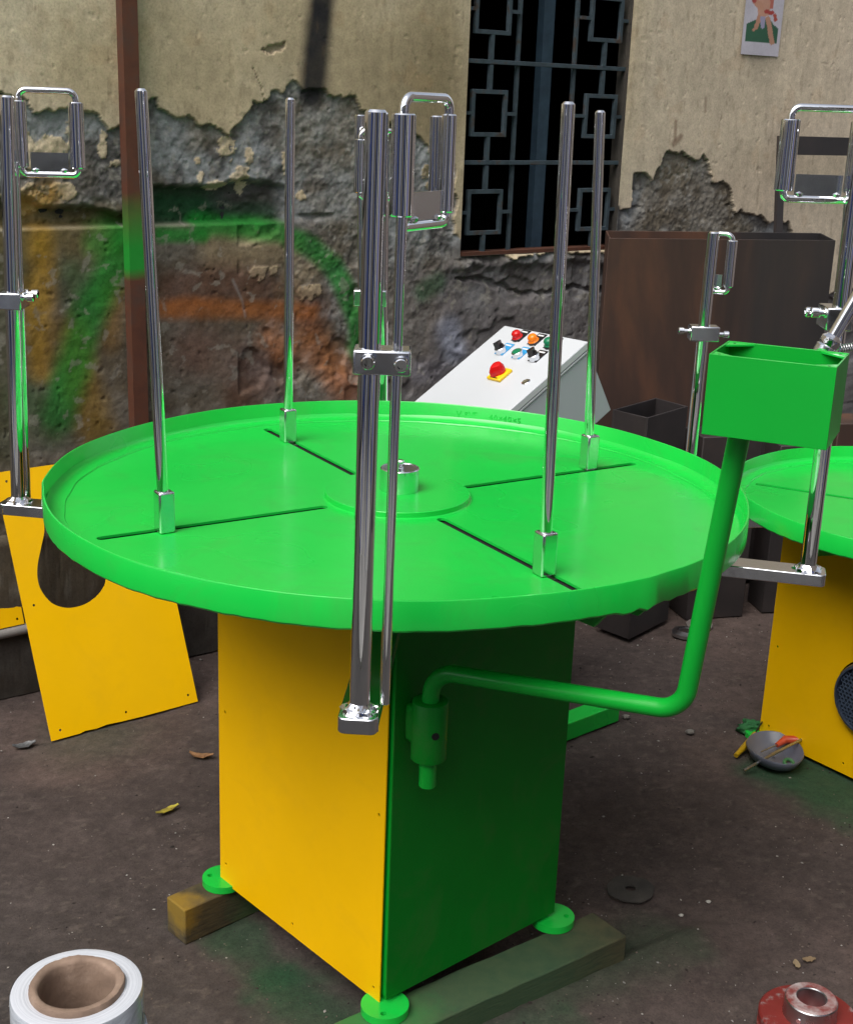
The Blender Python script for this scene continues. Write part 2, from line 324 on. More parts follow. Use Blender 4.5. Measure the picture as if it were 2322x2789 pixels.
PATCHES=[(0.93, 1.024, 0.035, 0.02), (0.782, 1.085, 0.04, 0.02), (0.85, 1.382, 0.01, 0.03), (0.896, 1.292, 0.02, 0.012), (0.122, 1.432, 0.03, 0.02), (0.25, 1.456, 0.02, 0.02), (0.187, 1.415, 0.05, 0.025), (0.143, 1.381, 0.02, 0.03), (0.331, 1.428, 0.012, 0.035), (0.358, 1.376, 0.02, 0.01), (0.201, 1.318, 0.035, 0.012), (0.231, 1.306, 0.02, 0.02), (0.133, 1.29, 0.05, 0.03), (0.671, 1.407, 0.03, 0.028), (0.738, 1.395, 0.012, 0.02), (0.716, 1.345, 0.03, 0.02), (0.595, 1.339, 0.01, 0.02), (0.644, 1.32, 0.03, 0.012), (0.731, 1.313, 0.02, 0.02), (0.589, 1.382, 0.008, 0.008), (1.322, 1.349, 0.02, 0.03), (1.332, 1.314, 0.015, 0.02)]
WS0,WS1,WZ0,WZ1=1.447,2.083,1.105,2.35
pl=np.array(sorted(PLASTER_LEFT)); prr=np.array(PLASTER_RIGHT)
def wfields(s_,z):
    s2=s_+(fbm(s_,z,22,5,11)-.5)*.035; z2=z+(fbm(s_,z,18,5,12)-.5)*.045
    zl=np.interp(s2,pl[:,0],pl[:,1],left=1.49); zr=np.interp(s2,prr[:,0],prr[:,1],right=.9)
    zl=np.where(s_<.05,1.5+(fbm(s_,z,4,3,13)-.5)*.2,zl)
    zb=np.where(s_<1.449,zl,np.where(s_<2.05,1.104,zr))
    m=sst(-.0012,.0012,z2-zb)
    p=np.zeros_like(s_)
    for a,b_,ra,rb in PATCHES:
        d=((s_-a)/ra)**2+((z-b_)/rb)**2+(fbm(s_,z,38,6,14,.65)-.5)*5.0; p=np.maximum(p,sst(1.05,.95,d))
    g=fbm(s_,z,16,5,15); p=np.maximum(p,sst(.63,.65,g)*(z>1.24)*(s_<1.3)*sst(.50,.58,fbm(s_,z,4,3,16)))
    low=sst(1.235,1.222,z+ (fbm(s_,z,14,4,17)-.5)*.012)            # plaster still standing below the ledge
    lowr=low*np.maximum(sst(.98,.66,s_+(fbm(s_,z,6,4,18)-.5)*.4),.75*sst(.44,.52,fbm(s_,z,5,4,44))*sst(.9,1.05,s_)*sst(1.0,.93,z))
    rec=sst(1.218,1.226,z)*sst(1.335,1.315,z+(fbm(s_,z,9,4,19)-.5)*.06+np.where(s_<.42,.035,0)+.04*sst(.1,.35,s_)*(s_<.42))*sst(.95,.75,s_)
    # green smooth niche right of the iron
    chip=sst(1.1,.9,((s_-.802)/.036)**2+((z-1.665-.012*(s_-.8)/.04)/.011)**2+(fbm(s_,z,60,5,20,.65)-.5)*4.5)
    crk=sst(.0016,.0006,segd(s_+(fbm(s_,z,40,3,21)-.5)*.006,z,[(.745,1.617),(.77,1.57),(.783,1.53)]))
    cav=sst(.58,.66,fbm(s_,z,7,4,22))*(1-m)*(z<1.24)*(s_>.7)
    return m,p,lowr,rec,chip,crk,cav
def wh(s_,z):
    m,p,lowr,rec,chip,crk,cav=wfields(s_,z); ex=1-m
    r1=fbm(s_,z,10,6,23,.6)-.5; r2=fbm(s_,z,45,5,24,.6)-.5; rid=1-np.abs(fbm(s_,z,14,5,25)-.5)*4
    h=m*((fbm(s_,z,3,3,26)-.5)*.006+ (fbm(s_*3,z*.8,14,4,27)-.5)*.0010)
    r3=fbm(s_,z,95,3,41,.7)-.5; amp=1-.45*sst(.5,.75,s_)*sst(1.10,1.0,z); base=-.013+(r1*.016+r2*.0085+r3*.005)*amp-np.clip(rid,0,1)**3*.002
    smooth=-.006+r1*.008+r2*.0035+r3*.0012
    hh=base*(1-lowr)+smooth*lowr; hh=hh-cav*.010
    hh=hh*(1-rec)+(-.046+r1*.03+r2*.014)*rec
    hh=hh+p*(1-rec)*.0035
    h=h+ex*hh-chip*.008-crk*.005
    sill=np.exp(-((z-(1.078-.0+(fbm(s_,z,8,4,28)-.5)*.06))/.020)**2)*sst(1.36,1.46,s_)*sst(2.3,2.08,s_); h=h+sill*(.020+r1*.03)
    crv=sst(.012,.003,segd(s_+(fbm(s_,z,12,4,30)-.5)*.06,z+(fbm(s_,z,12,4,29)-.5)*.07,[(1.45,1.055),(1.6,1.0),(1.78,.97),(1.95,.985),(2.1,.96)])); h=h-crv*.014
    pitn=sst(.80,.86,fbm(s_,z,50,2,31)); h=h-pitn*.0030*(1-.6*m)
    return h
def wcol(s_,z,h):
    m,p,lowr,rec,chip,crk,cav=[a[...,None] for a in wfields(s_,z)]; S_=s_[...,None];Z_=z[...,None]
    n1=fbm(s_,z,3,5,33)[...,None];n2=fbm(s_,z,14,5,34)[...,None];n3=fbm(s_,z,55,4,35)[...,None]; st_=fbm(s_*4,z*.5,9,4,36)[...,None]
    t1=np.array(L((208,193,165)));t2=np.array(L((186,169,138)));t3=np.array(L((206,192,172)))
    k=sst(.35,.65,n1); tan=t1*(1-k)+t2*k
    r_=sst(2.0,2.2,S_)*.65; tan=tan*(1-r_)+t3*r_
    dk=np.exp(-((S_-1.22)/.26)**2)*.45*sst(1.9,1.6,Z_)+.35*np.exp(-((S_-1.35)/.1)**2); tan=tan*(1-dk)+np.array(L((126,112,82)))*dk
    tan=tan*(.88+.24*st_)*(.90+.20*n2); rust=sst(.62,.72,n2)*.15; tan=tan*(1-rust)+np.array(L((150,110,66)))*rust
    g1=np.array(L((142,145,146)));g2=np.array(L((92,90,88)));g3=np.array(L((112,102,84)))
    k=sst(.36,.62,n2); ex=g2*(1-k)+g1*k; k=sst(.5,.66,n1)*.7; ex=ex*(1-k)+g3*k; lt=sst(.58,.70,n3)*.5; ex=ex*(.72+.56*n3); ex=ex*(1-lt)+np.array(L((150,148,142)))*lt
    k=sst(1.0,1.4,S_)*sst(1.12,1.05,Z_)*.6; ex=ex*(1-k)+np.array(L((98,92,92)))*k
    kr=sst(.75,1.1,S_); lo=(np.array(L((92,81,62)))*(1-kr)+np.array(L((112,108,108)))*kr)*(.75+.5*n2); k=lowr*.75; ex=ex*(1-k)+lo*k
    k=rec*.75; ex=ex*(1-k)+np.array(L((46,42,38)))*k
    gn=rec*sst(.44,.50,S_)*sst(.70,.6,S_); ex=ex*(1-gn*.8)+np.array(L((46,74,50)))*gn*.8
    ex=ex*(1-p)+tan*.92*p
    col=ex*(1-m)+tan*m; col=col*(1-chip*.35)+g2*chip*.35
    ed=np.exp(-((Z_-1.220)/.0035)**2)*sst(1.0,.9,S_/.72)*.55*(n2>.42); col=col*(1-ed)+np.array(L((165,158,142)))*ed  # edge highlight of the ledge, painted as a paler line
    wob=(fbm(s_,z,9,4,37)-.5)*.028
    for P,hw,so_,c,k in SPRAY:
        k=k*(1.0 if c[0]<40 and c[1]<40 else .84)
        f=(sst(hw+so_,hw*.6,segd(s_,z,P)+wob*min(1,so_/.04))*k)[...,None]*(.88+.2*n2); f=np.clip(f,0,1)
        col=col*(1-f)+np.array(L(c))*(.8+.4*n2)*f
    fx=sst(.68,.72,fbm(s_+fbm(s_,z,25,3,42)*.05,z+fbm(s_,z,25,3,43)*.05,36,5,38))[...,None]*(1-m)*.4; col=col*(1-fx)+np.array(L((150,146,134)))*fx
    dsp=sst(.66,.76,fbm(s_*1.8,z*.6,30,5,39))[...,None]*m*.25; col=col*(1-dsp)+np.array(L((96,78,58)))*dsp
    base=sst(.42,.1,Z_)*.75; col=col*(1-base)+np.array(L((44,39,37)))*base  # shade at the wall foot painted into the colour
    return np.clip(col,0,1)
def snap(A,v): i=np.argmin(np.abs(A-v)); A[i]=v; return A
sx=axis(-.10,3.30,.0036,-3.2,7.5); sx=snap(snap(sx,WS0),WS1); sz=np.r_[0,np.arange(.03,.45,.03),np.arange(.45,1.96,.0036),np.arange(2.0,2.3,.05),WZ1,2.6,3.3]; sz=snap(sz,WZ0)
wall=thing('plaster_wall','old tan wall with peeling plaster, grey bare patches and green overspray behind the turntables','wall',tuple(W3(1.0,0)))
def w3a(s_,z,h): return np.stack([WA[0]+WD[0]*s_+WN[0]*h,WA[1]+WD[1]*s_+WN[1]*h,z],-1)
def wkeep(a,b_): return ~((a>WS0)&(a<WS1)&(b_>WZ0)&(b_<WZ1))
def whe(s_,z):
    h=wh(s_,z); near=np.minimum.reduce([np.abs(s_-WS0),np.abs(s_-WS1)]); inz=(z>WZ0-.01)&(z<WZ1+.05); t=np.where(inz,sst(0,.02,near),1); return h*t
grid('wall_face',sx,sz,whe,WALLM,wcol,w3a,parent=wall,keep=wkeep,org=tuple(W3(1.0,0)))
rv=MB(); th=.052; rc=[(WS0,WZ0),(WS1,WZ0),(WS1,WZ1),(WS0,WZ1)]
rv.add([W3(*p,0) for p in rc]+[W3(*p,-th) for p in rc],[(k,(k+1)%4,4+(k+1)%4,4+k) for k in range(4)])
REV=rough('reveal_plaster',[(.3,(40,38,36)),(.6,(62,57,50)),(.75,(84,76,64))],9,.9,.5)
obj('window_reveal',rv,REV,wall)
bk=MB(); bk.add([W3(-3.2,0,-.26),W3(7.5,0,-.26),W3(7.5,3.3,-.26),W3(-3.2,3.3,-.26)],[]); 
cp=MB(); cp.add([W3(-3.2,3.3,0),W3(7.5,3.3,0),W3(7.5,3.3,-.26),W3(-3.2,3.3,-.26)],[(0,1,2,3)]); cp.add([W3(-3.2,0,0),W3(-3.2,3.3,0),W3(-3.2,3.3,-.26),W3(-3.2,0,-.26)],[(0,1,2,3)]); cp.add([W3(7.5,0,0),W3(7.5,3.3,0),W3(7.5,3.3,-.26),W3(7.5,0,-.26)],[(0,1,2,3)])
obj('wall_end',cp,REV,wall)
# dark store room behind the window
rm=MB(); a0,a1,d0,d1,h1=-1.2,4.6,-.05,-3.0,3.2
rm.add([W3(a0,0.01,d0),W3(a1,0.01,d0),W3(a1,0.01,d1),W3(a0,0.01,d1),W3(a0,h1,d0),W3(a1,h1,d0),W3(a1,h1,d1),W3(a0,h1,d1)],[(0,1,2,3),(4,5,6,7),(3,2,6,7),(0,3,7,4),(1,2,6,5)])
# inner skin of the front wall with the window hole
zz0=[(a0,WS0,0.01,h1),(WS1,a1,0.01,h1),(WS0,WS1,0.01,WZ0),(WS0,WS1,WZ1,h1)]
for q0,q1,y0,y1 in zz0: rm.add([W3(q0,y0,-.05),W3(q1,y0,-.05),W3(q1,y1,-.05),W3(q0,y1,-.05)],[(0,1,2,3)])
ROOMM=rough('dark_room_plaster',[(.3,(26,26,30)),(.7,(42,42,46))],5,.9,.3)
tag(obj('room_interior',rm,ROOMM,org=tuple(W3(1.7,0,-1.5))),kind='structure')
# window grille
gr=thing('window_grille','blue-grey painted iron grille with square motifs over the dark window','window grille',tuple(W3(1.765,WZ0,-.02)))
O=-.02; T=.0125
def gb(a,b_,nm='bar',w_=T): 
    m=MB(); m.bar(W3(*a,O),W3(*b_,O),w_,w_,WO); return obj(nm,m,GRILLP,gr,bevel=.0012)
HY=[1.378,1.665,1.952,2.24]
for z in HY: gb((WS0,z),(WS1+.01,z))
SL,SR=1.545,1.992; V1,V2=1.655,1.880
for x in (V1,V2): 
    m=MB(); m.bar(W3(x,WZ0-.0,O-.011),W3(x,WZ1,O-.011),T,T*.8,WO); obj('bar',m,GRILLP,gr,bevel=.001)
for i,cz in enumerate([1.232,1.520,1.808,2.095]):
    for cx in (SL,SR):
        m=MB(); a=.061; R4=[(-1,-1),(1,-1),(1,1),(-1,1)]; v=[]
        for q in (a+T/2,a-T/2):
            for o2 in (O-T/2,O+T/2): v+=[W3(cx+i2*q,cz+j2*q,o2) for i2,j2 in R4]
        f=[]
        for k in range(4):
            k2=(k+1)%4; f+=[(k,k2,4+k2,4+k),(8+k2,8+k,12+k,12+k2),(4+k,4+k2,12+k2,12+k),(k2,k,8+k,8+k2)]
        m.add(v,f); obj('square_motif',m,GRILLP,gr,bevel=.001)
        lo=WZ0 if i==0 else cz-.1435
        m=MB(); m.bar(W3(cx,lo+.003,O),W3(cx,cz-a-T/2,O),T,T,WO); obj('link_bar',m,GRILLP,gr); m=MB(); m.bar(W3(cx,cz+a+T/2,O),W3(cx,cz+.1435-T/2,O),T,T,WO); obj('link_bar',m,GRILLP,gr)
        for sg in(-1,1):
            e2=(WS0 if sg<0 else V1-T/2) if cx==SL else (V2+T/2 if sg<0 else WS1)
            m=MB(); m.bar(W3(cx+sg*(a+T/2),cz,O),W3(e2,cz,O),T*.8,T*.8,WO); obj('link_bar',m,GRILLP,gr)
m=MB(); m.bar(W3(WS0,WZ0+.004,-.03),W3(WS1,WZ0+.004,-.03),.05,.012); obj('sill_bar',m,RUSTB,gr)
m=MB(); m.bar(W3(1.893,WZ0-.04,-.19),W3(1.893,WZ1,-.19),.044,.030,WO); tag(obj('window_bar',m,BLUEB),'wide blue painted upright bar inside the dark window opening behind the grille','bar')
# iron angle standing against the wall
AP=newmat('rusty_angle_paint'); m_,nt_,bs_=AP; v_=coord(nt_); sep=N(nt_,'ShaderNodeSeparateXYZ'); nt_.links.new(v_,sep.inputs[0])
base_=ramp(nt_,noise(nt_,8,6,.6,v_).outputs[0],[(.3,L((66,40,30))),(.5,L((92,52,34))),(.7,L((74,56,48)))])
zn=N(nt_,'ShaderNodeMath',operation='MULTIPLY_ADD'); nt_.links.new(noise(nt_,6,3,.5,v_).outputs[0],zn.inputs[0]); zn.inputs[1].default_value=.06; nt_.links.new(sep.outputs[2],zn.inputs[2])
gm=ramp(nt_,zn.outputs[0],[(.0,(0,0,0)),(.5,(0,0,0)),(.51,(1,1,1)),(.52,(0,0,0))])
mr=N(nt_,'ShaderNodeMapRange'); mr.inputs['From Min'].default_value=1.115;mr.inputs['From Max'].default_value=1.15; nt_.links.new(zn.outputs[0],mr.inputs[0])
mr2=N(nt_,'ShaderNodeMapRange'); mr2.inputs['From Min'].default_value=1.34;mr2.inputs['From Max'].default_value=1.20; nt_.links.new(zn.outputs[0],mr2.inputs[0])
mm=N(nt_,'ShaderNodeMath',operation='MULTIPLY'); nt_.links.new(mr.outputs[0],mm.inputs[0]); nt_.links.new(mr2.outputs[0],mm.inputs[1])
nt_.links.new(mix(nt_,mm.outputs[0],base_,tuple(L((20,140,40)))),bs_.inputs['Base Color']); bs_.inputs['Roughness'].default_value=.75; bump(nt_,bs_,noise(nt_,90,5,.7,v_).outputs[0],.3,.002)
m=MB(); Lp=[(.370,.038),(.410,.038),(.410,.034),(.374,.034),(.374,.002),(.370,.002)]; m.add([W3(a,z,o2) for z in (0,2.6) for a,o2 in Lp],[(0,1,2,3),(0,3,4,5),(6,9,8,7),(6,11,10,9)]+[(k,(k+1)%6,6+(k+1)%6,6+k) for k in range(6)])
tag(obj('iron_angle',m,m_,org=tuple(W3(.39,0,.04))),'rusty brown iron angle standing upright against the wall with a green sprayed band','iron bar')
# poster
def pcol(x,y,h):
    c=np.ones(x.shape+(3,))*np.array(L((186,182,192)))*(.9+.2*fbm(x,y,20,4,51))[...,None]
    def put(msk,rgb):
        c[msk]=np.array(L(rgb))
    y=(y-.012)/.62; n=(fbm(x,y,30,3,50)-.5)*.02
    hill=(y>.048)&(y<.150+.02*np.cos((x-.093)*28)+n-.25*np.abs(x-.088)**1.5)&(x>.016)&(x<.176); put(hill,(52,92,70))
    for P,w_,rgb in [([(.062,.12),(.075,.17),(.080,.22)],.011,(176,130,108)),([(.052,.108),(.066,.125)],.008,(170,126,106)),([(.150,.052),(.135,.11),(.118,.17)],.013,(178,134,112)),([(.095,.13),(.092,.20)],.012,(150,146,172)),([(.095,.21),(.100,.30)],.030,(184,140,120)),([(.055,.25),(.075,.23)],.018,(182,136,114)),([(.042,.255),(.048,.28)],.011,(160,70,66)),([(.105,.205),(.135,.205)],.010,(160,64,60)),([(.150,.19),(.155,.17)],.009,(168,80,66)),([(.128,.27),(.130,.23)],.010,(170,100,88))]:
        put(segd(x,y,P)+n*.4<w_,rgb)
    return c
m_=grid('poster',np.linspace(0,.19,60),np.linspace(0,.36,110),lambda a,b_:.006+.0015*np.sin(a*30)*np.cos(b_*14),PRINTM,pcol,lambda a,b_,h:np.stack([WA[0]+WD[0]*(2.585+a)+WN[0]*h,WA[1]+WD[1]*(2.585+a)+WN[1]*h,1.733+b_],-1),org=tuple(W3(2.68,1.733,.006)))
tag(m_,'faded paper print of a figure on a green mound, pasted on the upper wall','poster')

# ================================================================== turntable machines
def T4(cx,cy,rot):
    c,s_=math.cos(rot),math.sin(rot)
    return lambda x,y,z:Vector((cx+c*x-s_*y,cy+s_*x+c*y,z))
def frame_loop(par,A,B,ztop,h,rA,rB,up=.018):
    """holder loop: bent bar through two rollers with a small plate; A,B = (x,y) of the two rollers"""
    A=Vector(A).to_3d();B=Vector(B).to_3d(); zb=ztop-h
    a=lambda P,z:Vector((P.x,P.y,z))
    top=fillet([a(A,ztop-.01),a(A,ztop+up),a(B,ztop+up),a(B,ztop-.01)],.014); m=MB(); m.tube(top,.0058,16); f=obj('holder_loop',m,CHROME,par)
    bot=fillet([a(A,zb+.01),a(A,zb-.012),a(B,zb-.012),a(B,zb+.01)],.010); m=MB(); m.tube(bot,.0058,16); obj('lower_loop',m,CHROME,f)
    for P,r in((A,rA),(B,rB)):
        m=MB(); m.lathe([(r*.55,0),(r-.0015,0),(r,.0015),(r,h-.0015),(r-.0015,h),(r*.55,h)],a(P,zb),(0,0,1),40); obj('roller',m,CHROME,f)
    d=(B-A).normalized(); p=A+d*(rA+.003); q=B-d*(rB+.003)
    m=MB(); m.bar(a(p,zb+.010),a(q,zb+.010),.003,.032); obj('plate',m,CHROMEB,f)
    for P in (p+d*.008,q-d*.008):
        m=MB(); m.lathe([(.001,-.004),(.006,-.001),(.007,.003),(.001,.006)],a(P,zb-.006),(0,0,1),10); obj('weld',m,WELD,f)
    return f
def clamp(par,c,ex,size,bolts):
    """block c, long axis ex, size (l,d,h); bolts: list of (offset vec, axis)"""
    m=MB(); ex=Vector(ex).to_3d().normalized(); ey=Vector((0,0,1)).cross(ex); m.box(c,size[0],size[1],size[2],ex,ey,(0,0,1)); k=obj('clamp_block',m,CHROMEB,par,bevel=.0025)
    for off,ax,ln in bolts:
        p=Vector(c)+Vector(off); ax=Vector(ax).normalized(); m=MB(); m.lathe([(.0085,-.004),(.0085,.001),(.005,.001),(.005,ln),(.0078,ln+.001),(.0082,ln+.011),(.0070,ln+.0125),(.0042,ln+.0125),(.0042,ln+.008),(0.0001,ln+.008)],p,ax,20); obj('bolt',m,CHROME,k)
    return k
def arm(par,base,top,inner,ro=.013,zb=.82,weld=True):
    """bracket bar from inner to base, post standing on it"""
    base=Vector(base);top=Vector(top);inner=Vector(inner); d=(base-inner).normalized(); e=base+d*.030; e.z=inner.z=zb-.0105
    s_=d.cross(Vector((0,0,1))); n=8; out=[]
    # rounded-end flat bar
    w_=.025; P=[inner-s_*w_,e-s_*w_-d*.010]; 
    for k in range(5): a=k/4*math.pi/2; P.append(e-s_*(w_-.010)-d*.010+(-s_*math.cos(a)+d*math.sin(a))*.010)
    for k in range(5): a=k/4*math.pi/2; P.append(e+s_*(w_-.010)-d*.010+(d*math.cos(a)+s_*math.sin(a))*.010)
    P+=[inner+s_*w_]; m=MB(); nP=len(P); m.add([p+Vector((0,0,.0105)) for p in P]+[p-Vector((0,0,.0105)) for p in P],[tuple(range(nP)),tuple(range(2*nP-1,nP-1,-1))]+[(i,(i+1)%nP,nP+(i+1)%nP,nP+i) for i in range(nP)])
    br=obj('arm_bracket',m,CHROMEB,par,bevel=.0015)
    m=MB(); m.cyl(base,top,ro,48,.003); obj('arm_post',m,CHROME,par)
    if weld:
        m=MB(); pr=[]; 
        for k in range(28):
            pass
        v=[];f=[];n=28
        for j,(r,z) in enumerate([(ro+.011,0),(ro+.008,.004),(ro+.004,.006),(ro+.0,.011)]):
            for k in range(n):
                a=2*math.pi*k/n; rr=r*(1+.10*math.sin(5*a+j)+.06*math.sin(11*a)) if j<3 else r; v.append(base+Vector((rr*math.cos(a),rr*math.sin(a),z+(.001*math.sin(7*a) if 0<j<3 else 0))))
        for j in range(3):
            for k in range(n): f.append((j*n+k,j*n+(k+1)%n,(j+1)*n+(k+1)%n,(j+1)*n+k))
        m.add(v,f); obj('weld',m,WELD,br)
    return br
def turntable(root,ctr,rot,R,RZ,cz,cw,cdp,slot_ang,slot_in,slot_out,hub,rods,detail=True,marks=False,cab_ctr=None,green=GREEN,holes=None):
    X=T4(ctr[0],ctr[1],rot); zs=RZ-.0373
    # disc
    def slot(k):
        a=slot_ang+k*math.pi/2; e=Vector((math.cos(a),math.sin(a)));n=Vector((-e.y,e.x)); w_=.0085; p=[]
        for q,sg in((slot_in,-1),(slot_out,1)):
            c=e*q
            for j in range(7): t=-math.pi/2+math.pi*j/6; p.append(tuple(c+ e*(sg*math.cos(t)*w_)+n*(sg*math.sin(t)*w_)))
        return p
    disc=plate('turntable_disc',circ(0,0,R-.028,160),[slot(k) for k in range(4)],.004,X(0,0,zs-.004),X(1,0,0)-X(0,0,0),X(0,1,0)-X(0,0,0),green,root)
    for k in range(4):
        a=slot_ang+k*math.pi/2; e=Vector((math.cos(a),math.sin(a))); m=MB(); m.bar(X(*(e*(slot_in-.06)),zs-.0085),X(*(e*(slot_out+.028)),zs-.0085),.085,.003); obj('slot_shade_strip',m,HOLE,disc)  # black strips added below the slots to paint in their shade
    # rim: rolled angle iron, a little hand-made
    n=256; prof=[(R-.044,-.0445),(R-.044,-.0415),(R-.007,-.041),(R-.0052,-.038),(R-.0045,-.002),(R-.003,0),(R-.001,-.0003),(R,-.002),(R,-.0425),(R-.003,-.046),(R-.044,-.0445)]
    v=[];f=[]
    for j,(r,z) in enumerate(prof):
        for k in range(n):
            a=2*math.pi*k/n; wv=.0012*math.sin(3*a+1)+.0008*math.sin(7*a)+.0005*math.sin(17*a+2); dz=.0011*math.sin(4*a+.6)+.0006*math.sin(9*a)
            dent=0
            for da,am,wd in ((-.93,.0045,.045),(-.85,-.003,.04),(3.30,.004,.04),(3.38,-.003,.03),(-1.02,.0025,.03)):
                dent+=am*math.exp(-((((a-da+math.pi)%(2*math.pi))-math.pi)/wd)**2)
            low=1 if z<-.03 and r>R-.01 else 0
            jag=(.0018*(_lat[k%512,3+0]-.5)*2 if low else 0)*(1.8 if abs(dent)>.001 else .4)
            rr=r+wv+dent*(.4+.6*low); v.append(X(rr*math.cos(a),rr*math.sin(a),RZ+z+dz*.6-abs(dent)*low*.7+jag))
    P=len(prof)
    for j in range(P-1):
        for k in range(n): f.append((j*n+k,j*n+(k+1)%n,(j+1)*n+(k+1)%n,(j+1)*n+k))
    m=MB(); m.add(v,f); rim=obj('rim',m,green,disc,angd=40)
    # inner fillet ring of filler paint where sheet meets angle
    m=MB(); v=[];f=[]; n=200
    for j,(r,z) in enumerate([(R-.005,.010),(R-.009,.0040),(R-.016,.0012),(R-.0245,.0008),(R-.036,.0022),(R-.0375,.0002)]):
        for k in range(n):
            a=2*math.pi*k/n; rr=r+(.0012*math.sin(13*a)+.001*math.sin(31*a) if 1<j else 0)+(.0012*math.sin(3*a+1) if j<2 else 0); v.append(X(rr*math.cos(a),rr*math.sin(a),zs+z))
    for j in range(5):
        for k in range(n): f.append((j*n+k,j*n+(k+1)%n,(j+1)*n+(k+1)%n,(j+1)*n+k))
    m.add(v,f); obj('fillet_seam',m,green,disc,angd=60)
    # gussets under the rim
    for ga in ([-2.55,-1.05,-.90,.6,2.1] if detail else [-2.4,-.8,2.3]):
        e=Vector((math.cos(ga),math.sin(ga))); t=Vector((-e.y,e.x)); m=MB(); pts=[]
        for q in (-1,1):
            s_=t*(q*.0025); pts+=[X(*(e*(R-.006)+s_),RZ-.046),X(*(e*(R-.03)+s_),RZ-.072),X(*(e*.26+s_),RZ-.10),X(*(e*.26+s_),RZ-.046)]
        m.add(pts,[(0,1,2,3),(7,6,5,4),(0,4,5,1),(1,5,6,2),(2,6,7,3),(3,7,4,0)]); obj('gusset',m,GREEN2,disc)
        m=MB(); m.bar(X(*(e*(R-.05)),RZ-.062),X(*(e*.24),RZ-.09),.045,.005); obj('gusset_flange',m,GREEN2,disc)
    m=MB(); m.lathe([(hub+.003,0),(hub+.0003,.0012),(hub,.003),(hub,.0095),(hub-.001,.0105)],X(0,0,zs),(0,0,1),96); obj('hub_plate',m,green,disc)
    cap=X(.003,.010,zs+.0105); m=MB(); m.lathe([(.034,0),(.0345,.001),(.0345,.039),(.033,.0405),(.0325,.0405),(.0322,.0395)],cap,(0,0,1),56); hc=obj('hub_cap',m,CHROMEB,disc)
    m=MB(); m.lathe([(.006,0),(.006,.003),(.0035,.003),(.0035,.007),(.0075,.007),(.0078,.0125),(.0065,.014)],cap+Vector((0,0,.0395)),(0,0,1),6); obj('hub_bolt',m,WELD,disc)
    # rods with their square blocks
    for bx,by,tx,ty,tz in rods:
        b0=X(bx,by,zs+.0003); t0=X(tx,ty,tz); e=Vector((bx,by)).normalized(); ex=X(e.x,e.y,0)-X(0,0,0); ey=Vector((0,0,1)).cross(ex)
        d=(t0-b0).normalized(); m=MB(); m.cyl(b0+d*.058,t0,.0092,36,.0035); rd=obj('upright_rod',m,CHROME,root)
        m=MB(); m.box(b0+Vector((0,0,.0335)),.0265,.0265,.067,ex,ey,(0,0,1)); obj('rod_block',m,CHROMEB,rd,bevel=.003)
        m=MB(); m.box(b0+Vector((0,0,-.008)),.03,.03,.006,ex,ey,(0,0,1)); obj('clamp_nut',m,STEEL,rd)
    # cabinet
    al=.7109; cc=cab_ctr or (0,0); ex=X(math.cos(al),math.sin(al),0)-X(0,0,0); ey=X(-math.sin(al),math.cos(al),0)-X(0,0,0); cen=X(*cc,0); ztop=RZ-.088
    P=lambda a,b_,z:cen+ex*a+ey*b_+Vector((0,0,z))
    hw,hd=cw/2,cdp/2; t=.003
    for (a,b_) in((-1,-1),(1,-1),(1,1),(-1,1)):   # corner angles
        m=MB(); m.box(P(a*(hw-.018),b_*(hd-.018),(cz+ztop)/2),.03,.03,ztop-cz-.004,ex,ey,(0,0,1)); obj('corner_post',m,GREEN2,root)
    gp=plate('green_panel',[(0,0),(cw,0),(cw,ztop-cz),(0,ztop-cz)],[],t,P(-hw,-hd,cz),ex,(0,0,1),GREEN_SHADED,root)
    bpn=plate('green_panel',[(.001,0),(cw-.001,0),(cw-.001,ztop-cz),(.001,ztop-cz)],[],t,P(hw,hd,cz),-ex,(0,0,1),GREEN_SHADED,root)
    opn=plate('green_panel',[(.004,0),(cdp-.004,0),(cdp-.004,ztop-cz),(.004,ztop-cz)],[],t,P(hw-t,-hd,cz),ey,(0,0,1),GREEN_SHADED,root)
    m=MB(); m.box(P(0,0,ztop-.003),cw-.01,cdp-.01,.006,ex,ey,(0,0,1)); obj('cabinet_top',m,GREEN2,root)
    # yellow cover: left face, stands 4 mm proud, real screw holes; stops short of the front corner
    hz=[(.018,.03),(.236,.012),(.470,.012),(.020,.355),(.472,.345),(.018,.60),(.472,.60)] if holes is None else holes
    yh=[circ(cdp-.012-a if False else a,b_,.0032,10) for a,b_ in hz if b_<ztop-cz-.02]
    big=[]
    if not detail: big=[circ(.305,.205,.098,48)]
    yp=plate('yellow_panel',[(-.002,-.014),(cdp-.008,-.010),(cdp-.006,ztop-cz-.004),(.0,ztop-cz-.004)],yh+big,.0022,P(-hw-.0038,hd,cz),-ey,(0,0,1),YELLOW,root)
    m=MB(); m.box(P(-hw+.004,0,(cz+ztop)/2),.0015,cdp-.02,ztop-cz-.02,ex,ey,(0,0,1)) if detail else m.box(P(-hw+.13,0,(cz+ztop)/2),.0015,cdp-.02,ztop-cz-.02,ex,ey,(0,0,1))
    obj('inner_dark_sheet',m,HOLE,root)  # black sheet just inside the yellow cover, behind its holes
